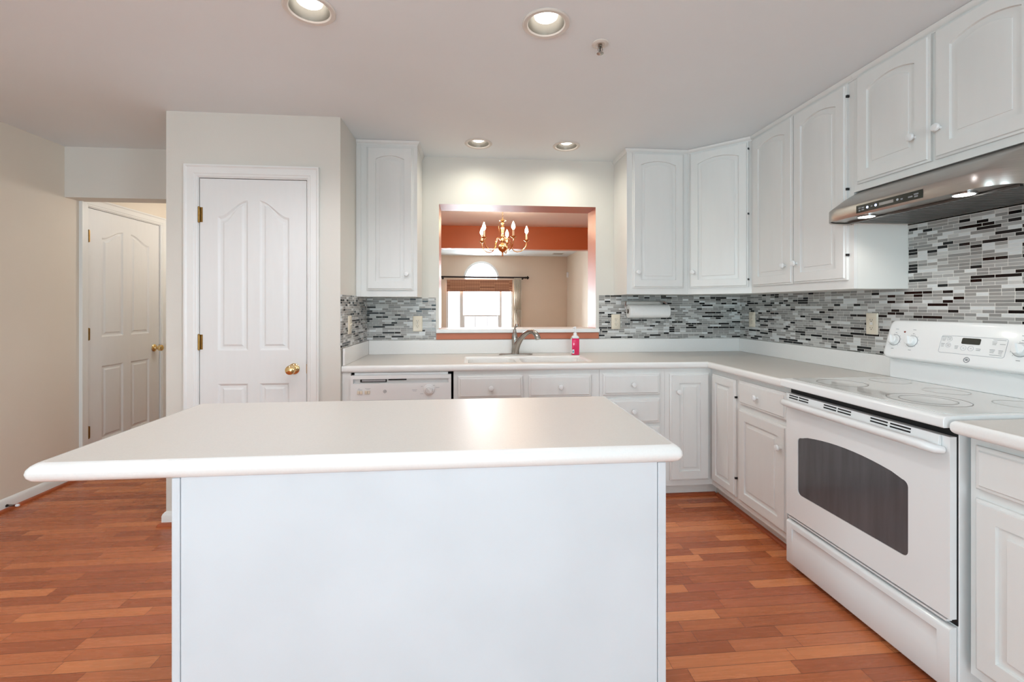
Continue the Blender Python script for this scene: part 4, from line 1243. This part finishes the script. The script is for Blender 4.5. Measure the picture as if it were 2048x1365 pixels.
# loose end hanging at the front
pr_ = thing('paper_towel_roll', 'white roll of paper towels on the wall holder', 'paper towel roll', (1.374, RYc, RZc))
r_.part('towel', M_paper, pr_, world=True, ang=50)
t_ = MB(); nn = 10
A = [(1.216, RYc - .0525 * math.cos(q * .12), RZc - .0525 * math.sin(q * .12)) for q in range(nn)]
A2 = [(1.530, p[1], p[2]) for p in A]; A3 = [(1.530, p[1] - .0008, p[2]) for p in A]; A4 = [(1.216, p[1] - .0008, p[2]) for p in A]
for i in range(nn - 1):
    t_.add([A[i], A2[i], A2[i + 1], A[i + 1]], [(0, 1, 2, 3)]); t_.add([A4[i], A3[i], A3[i + 1], A4[i + 1]], [(3, 2, 1, 0)])
t_.part('loose_sheet', M_paper, pr_, world=True, recalc=False)
t_ = MB(); t_.lathe([(.0085, 1.213), (.0195, 1.2125), (.0195, 1.5355), (.0085, 1.535)], (0, RYc, RZc), 'x', 24, cap=False)
t_.part('cardboard_core', mat('cardboard', rgb(120, 104, 88), .8, noise=.05, nscale=40), pr_, world=True)

# ------------------------------------------------------------------ outlets and switch
def outlet(name, label, cat, loc, rz, kind, group=None):
    o = thing(name, label, cat, loc, rz, group)
    w_, h_ = .036, .0585
    p = MB(); L1 = rrect(-w_, w_, -h_, h_, .004, 4); L2 = rrect(-w_ + .004, w_ - .004, -h_ + .004, h_ - .004, .003, 4)
    p.loops([[(a, -.0005, b) for a, b in L1], [(a, -.003, b) for a, b in L1], [(a, -.0065, b) for a, b in L2]], True, True)
    po = p.part('cover_plate', M_cream, o)
    if kind == 'duplex':
        for z in (.0195, -.0195):
            f_ = MB(); q = [(.0165 * math.cos(2 * PI * i / 24), z + max(-.0135, min(.0135, .0165 * math.sin(2 * PI * i / 24)))) for i in range(24)]
            f_.loops([[(a, -.0065, b) for a, b in q], [(a, -.0085, b) for a, b in q]], False, True)
            fo = f_.part('socket', M_cream, o)
            s_ = MB(); s_.box(-.0075, -.0055, -.0089, -.0084, z - .001, z + .008); s_.box(.0055, .0075, -.0089, -.0084, z, z + .007)
            s_.lathe([(.0026, .0084), (.0026, .0089)], (0, 0, z - .0065), '-y', 10)
            imprint(fo, s_, M_black, False)
        MB().lathe([(.003, .0065), (.0025, .008), (0, .0082)], (0, 0, 0), '-y', 12).part('screw', M_lgrey, o)
    elif kind == 'gfci':
        sb = MB().box(-.017, .017, -.0082, -.0064, -.034, .034).part('socket_block', M_cream, o)
        s_ = MB()
        for z in (.018, -.025):
            s_.box(-.0075, -.0055, -.0086, -.0081, z, z + .008); s_.box(.0055, .0075, -.0086, -.0081, z, z + .007)
            s_.lathe([(.0026, .0081), (.0026, .0086)], (0, 0, z - .005), '-y', 10)
        imprint(sb, s_, M_black, False)
        MB().box(-.008, .008, -.0096, -.0081, -.004, .000).box(-.008, .008, -.0096, -.0081, .003, .007).part('test_buttons', M_label, o)
    elif kind == 'toggle':
        MB().box(-.005, .005, -.0072, -.0064, -.012, .012).part('toggle_slot', M_cream, o)
        t = MB(); t.prism([(-.0064, -.006), (-.0064, .006), (-.020, .013), (-.021, .009)], -.0042, .0042, 'yz'); t.part('toggle', M_cream, o)
        for z in (.03, -.03): MB().lathe([(.003, .0065), (.0025, .008), (0, .0082)], (0, 0, z), '-y', 12).part('screw', M_lgrey, o)
    else:
        MB().box(-.017, .017, -.009, -.0064, -.034, .034).part('rocker', M_cream, o, bev=.0015)
        MB().lathe([(.010, .009), (.010, .0105), (.0, .011)], (0, 0, 0), '-y', 18).part('jack', M_cream, o)
YT = YB - .0062
outlet('wall_outlet', 'almond duplex outlet on the mosaic tile left of the pass-through', 'outlet', (-.416, YT, 1.148), 0, 'duplex')
outlet('wall_outlet', 'almond duplex outlet on the mosaic tile below the paper towels', 'outlet', (1.134, YT, 1.158), 0, 'duplex')
outlet('wall_outlet', 'almond two-socket outlet on the right wall tile beside the range', 'outlet', (XR - .0062, 2.234, 1.186), -PI / 2, 'gfci')
outlet('wall_plate', 'almond plate on the right wall tile near the corner', 'wall plate', (XR - .0062, 3.275, 1.178), -PI / 2, 'plain')
outlet('light_switch', 'almond toggle switch on the closet side tile', 'light switch', (CX1 + .0062, 2.948, 1.16), PI / 2, 'toggle')

# ------------------------------------------------------------------ ceiling fixtures
CL = ['recessed ceiling light at the top edge, left of the other near one', 'recessed ceiling light nearest the sprinkler head',
      'small recessed ceiling light above the chandelier opening, left of its pair', 'small recessed ceiling light nearest the right wall cabinets',
      'added unseen ceiling light over the left aisle, for fill', 'added unseen fill light behind the viewer, nearest the left wall',
      'added unseen fill light behind the viewer, middle of the row', 'added unseen fill light behind the viewer, nearest the right wall']  # last four label the added fill lamps
for (cx, cy, pw, pc, pb), lb in zip(CANS, CL):
    o = thing('recessed_light', lb, 'ceiling light', (cx, cy, CZ), 0, 'recessed ceiling lights')
    MB().lathe([(.0735, 0), (.096, 0), (.0965, .003), (.092, .007), (.078, .006), (.0735, .001)], (cx, cy, CZ - .0005), '-z', 48, cap=False).part('trim_ring', M_canrim, o, world=True)
    c_ = MB(); c_.lathe([(.0735, 0), (.066, .03), (.058, .07), (.05, .098)], (cx, cy, CZ - .001), 'z', 48, cap=False)
    c_.part('reflector', M_baf, o, world=True)
    b = MB(); b.lathe([(.05, .0975), (.05, .04), (.047, .027), (.032, .017), (0, .012)], (cx, cy, CZ), 'z', 32, cap=False)
    b.part('bulb', E_bulb, o, world=True)
    L_ = bpy.data.lights.new('can_lamp', 'SPOT'); L_.energy = pw; L_.color = pc; L_.spot_size = math.radians(pb); L_.spot_blend = 1.0 if pb > 160 else .5; L_.shadow_soft_size = .045
    lo = bpy.data.objects.new('can_lamp', L_); COL.objects.link(lo); lo.location = (cx, cy, CZ - .008)

sk = thing('fire_sprinkler', 'small metal fire sprinkler head hanging from the ceiling', 'sprinkler', (.556, 1.895, CZ))
MB().lathe([(.036, 0), (.036, .003), (.03, .006), (.022, .007), (.019, .0035)], (.556, 1.895, CZ - .0005), '-z', 32).part('escutcheon', M_canrim, sk, world=True)
s_ = MB(); s_.lathe([(.009, .003), (.009, .016), (.006, .018)], (.556, 1.895, CZ), '-z', 16)
s_.tube([(.556 - .008, 1.895, CZ - .016), (.556 - .010, 1.895, CZ - .028), (.556 - .002, 1.895, CZ - .042)], .0022, 6)
s_.tube([(.556 + .008, 1.895, CZ - .016), (.556 + .010, 1.895, CZ - .028), (.556 + .002, 1.895, CZ - .042)], .0022, 6)
s_.part('frame', M_nickel, sk, world=True)
MB().lathe([(.0025, .016), (.0025, .04)], (.556, 1.895, CZ), '-z', 8).part('glass_bulb', M_iron, sk, world=True)
s_ = MB(); s_.lathe([(.005, .041), (.015, .043), (.015, .0445), (0, .046)], (.556, 1.895, CZ), '-z', 20)
s_.part('deflector', M_nickel, sk, world=True)

# spring door stop on the left baseboard
dstop = thing('door_stop', 'spring door stop with a white tip on the left baseboard', 'door stop', (XL + .017, 3.045, .033))
s_ = MB(); nn = 60
s_.tube([(XL + .02 + .052 * i / nn, 3.045 + .0055 * math.cos(i * .9), .033 + .0055 * math.sin(i * .9)) for i in range(nn + 1)], .0013, 5)
s_.part('spring', M_iron, dstop, world=True)
MB().lathe([(.0085, 0), (.0085, .004), (.006, .006)], (XL + .0165, 3.045, .033), 'x', 14).part('base', M_iron, dstop, world=True)
MB().lathe([(.006, 0), (.0085, .002), (.0085, .014), (.006, .018), (0, .0185)], (XL + .07, 3.045, .033), 'x', 14).part('rubber_tip', M_label, dstop, world=True)

# ------------------------------------------------------------------ chandelier
HX_, HY_ = .333, 4.9
ch = thing('chandelier', 'polished brass five-arm candle chandelier in the dining room', 'chandelier', (HX_, HY_, CZ))
MB().lathe([(.06, 0), (.058, .012), (.03, .026), (.008, .032)], (HX_, HY_, CZ - .001), '-z', 28).part('canopy', M_brass, ch, world=True)
c_ = MB(); z = CZ - .034; k = 0
while z > 2.255:
    a = 0 if k % 2 else PI / 2
    pts = [(HX_ + .007 * math.cos(t) * math.cos(a), HY_ + .007 * math.cos(t) * math.sin(a), z - .011 + .0125 * math.sin(t)) for t in [2 * PI * i / 10 for i in range(11)]]
    c_.tube(pts, .0018, 5); z -= .019; k += 1
c_.part('chain', M_brass, ch, world=True)
c_ = MB()
c_.lathe([(.004, 2.255), (.006, 2.245), (.012, 2.24), (.034, 2.232), (.036, 2.228), (.016, 2.222), (.011, 2.215), (.016, 2.205), (.018, 2.195), (.012, 2.188), (.014, 2.18), (.019, 2.16), (.017, 2.13), (.012, 2.095), (.011, 2.07),
          (.019, 2.06), (.021, 2.05), (.014, 2.042), (.016, 2.03), (.024, 2.015), (.022, 1.998), (.012, 1.985), (.014, 1.978), (.032, 1.966), (.046, 1.948), (.051, 1.928), (.047, 1.908), (.034, 1.892), (.016, 1.882), (.008, 1.875),
          (.009, 1.862), (.006, 1.852), (.010, 1.844), (.008, 1.836), (0, 1.832)], (HX_, HY_, 0), 'z', 28)
c_.part('column', M_brass, ch, world=True, ang=60)
w_ = MB(); w_.tube([(HX_ - .008, HY_ - .01, 2.232), (HX_ - .035, HY_ - .012, 2.21), (HX_ - .043, HY_ - .012, 2.17), (HX_ - .038, HY_ - .012, 2.12), (HX_ - .026, HY_ - .01, 2.07), (HX_ - .02, HY_ - .008, 2.03)], .0028, 8)
w_.part('cord', M_brass, ch, world=True)
path = [(.014, 2.005), (.035, 2.02), (.058, 2.032), (.078, 2.026), (.085, 2.008), (.076, 1.999), (.082, 2.0), (.092, 1.985), (.096, 1.955), (.106, 1.92), (.13, 1.895), (.165, 1.886), (.205, 1.893), (.24, 1.918), (.262, 1.95), (.27, 1.985), (.27, 2.004)]
for i in range(5):
    a = math.radians(3 + 72 * i); ca, sa = math.cos(a), math.sin(a)
    m = MB(); m.tube([(HX_ + r * ca, HY_ + r * sa, z) for r, z in path], .0056, 8)
    ao = m.part('arm', M_brass, ch, world=True)
    cx, cy = HX_ + .27 * ca, HY_ + .27 * sa
    m = MB(); m.lathe([(.006, 1.998), (.02, 2.006), (.033, 2.016), (.0335, 2.018), (.02, 2.012), (.012, 2.012), (.012, 2.026), (0, 2.026)], (cx, cy, 0), 'z', 22)
    m.part('drip_cup', M_brass, ao, world=True)
    m = MB(); m.lathe([(.0105, 2.0265), (.0105, 2.088), (.008, 2.09)], (cx, cy, 0), 'z', 16)
    m.part('candle_sleeve', M_candle, ao, world=True)
    m = MB(); m.lathe([(.008, 2.0905), (.018, 2.106), (.0205, 2.12), (.016, 2.142), (.008, 2.162), (.003, 2.174), (0, 2.178)], (cx, cy, 0), 'z', 16)
    m.part('flame_bulb', E_candle, ao, world=True, ang=60)
    L_ = bpy.data.lights.new('candle_lamp', 'POINT'); L_.energy = 2.6; L_.color = (1, .72, .5); L_.shadow_soft_size = .02
    lo = bpy.data.objects.new('candle_lamp', L_); COL.objects.link(lo); lo.location = (HX_ + .27 * ca, HY_ + .27 * sa, 2.185)

# ------------------------------------------------------------------ living room furnishings
rd = thing('curtain_rod', 'dark curtain rod with finials over the living room window', 'curtain rod', (.28, 10.0, 1.935))
RZ = 1.934
m = MB(); m.tube([(-.74, 10.0, RZ + .006), (1.20, 10.0, RZ - .006)], .019, 12); m.part('rod', M_iron, rd, world=True)
for x, z, s_ in ((-.74, RZ + .006, -1), (1.20, RZ - .006, 1)):
    m = MB(); m.lathe([(.026, 0), (.026, .014), (.014, .022), (.045, .05), (.016, .08), (0, .088)], (x, 10.0, z), 'x' if s_ > 0 else '-x', 4 if False else 14)
    m.part('finial', M_iron, rd, world=True)
for x in (-.665, 1.14):
    m = MB(); m.tube([(x, 10.099, RZ - .02), (x, 10.02, RZ - .02), (x, 10.0, RZ - .012)], .008, 8)
    m.lathe([(.026, 0), (.022, .006)], (x, 10.099, RZ - .02), '-y', 16)
    m.part('bracket', M_iron, rd, world=True)
cu = MB(); nx = 60; xa, xb = .935, 1.105
def cpt(i, z, k):
    t = i / nx; x = xa + (xb - xa) * t; amp = .022
    return (x, 9.952 + amp * math.sin(t * PI * 2 * 5) + k, z)
zz1 = [RZ - .018, RZ - .05, 1.2, .6, .03]
for k in range(len(zz1) - 1):
    for i in range(nx):
        cu.add([cpt(i, zz1[k], 0), cpt(i + 1, zz1[k], 0), cpt(i + 1, zz1[k + 1], 0), cpt(i, zz1[k + 1], 0)], [(0, 1, 2, 3)])
cuo = cu.part('pleated_curtain', M_curt, None, recalc=False, ang=80)
s_ = cuo.modifiers.new('solid', 'SOLIDIFY'); s_.thickness = .003
tag(cuo, 'beige pleated curtain hanging at the right end of the dark rod', 'curtain')
rs = thing('roman_shade', 'brown bamboo shade drawn up across the top of the triple window', 'window shade', (.17, 10.06, 1.875))
m = MB()
for k, (z0, z1, y) in enumerate(((1.70, 1.88, 10.075), (1.66, 1.72, 10.065), (1.625, 1.68, 10.06))):
    m.box(WX0 + .012, WX1 - .008, y - .008, y, z0, z1)
m.part('bamboo_fabric', M_shade, rs, world=True, bev=.003)
B(WX0 + .012, WX1 - .008, 10.04, 10.068, 1.612, 1.624).part('bottom_rail', M_shade, rs, world=True)
sn = MB(); sn.prism([(p[0], p[1]) for p in rrect(9.905, 9.965, 1.935, 2.055, .015)], XR - .042, XR - .001, 'yz')
tag(sn.part('motion_sensor', M_label, None, bev=.006), 'small white motion sensor high in the living room corner', 'sensor')
av = thing('ceiling_vent', 'small oblong air vent in the living room ceiling', 'vent', (1.86, 9.55, CZ))
B(1.74, 1.98, 9.46, 9.64, CZ - .006, CZ - .0005).part('vent_frame', M_canrim, av, world=True, bev=.002)
m = MB()
for i in range(8): m.box(1.76, 1.96, 9.475 + i * .0195, 9.485 + i * .0195, CZ - .008, CZ - .0062)
m.part('louvres', M_ring, av, world=True)

# assumed unseen lamp of the side hall: bare warm point light, no fitting modelled
hl = bpy.data.lights.new('assumed_hall_light', 'POINT'); hl.energy = 8; hl.color = (1, .93, .87); hl.shadow_soft_size = .08
ho_ = bpy.data.objects.new('assumed_hall_light', hl); COL.objects.link(ho_); ho_.location = (-2.02, 4.45, 2.05)
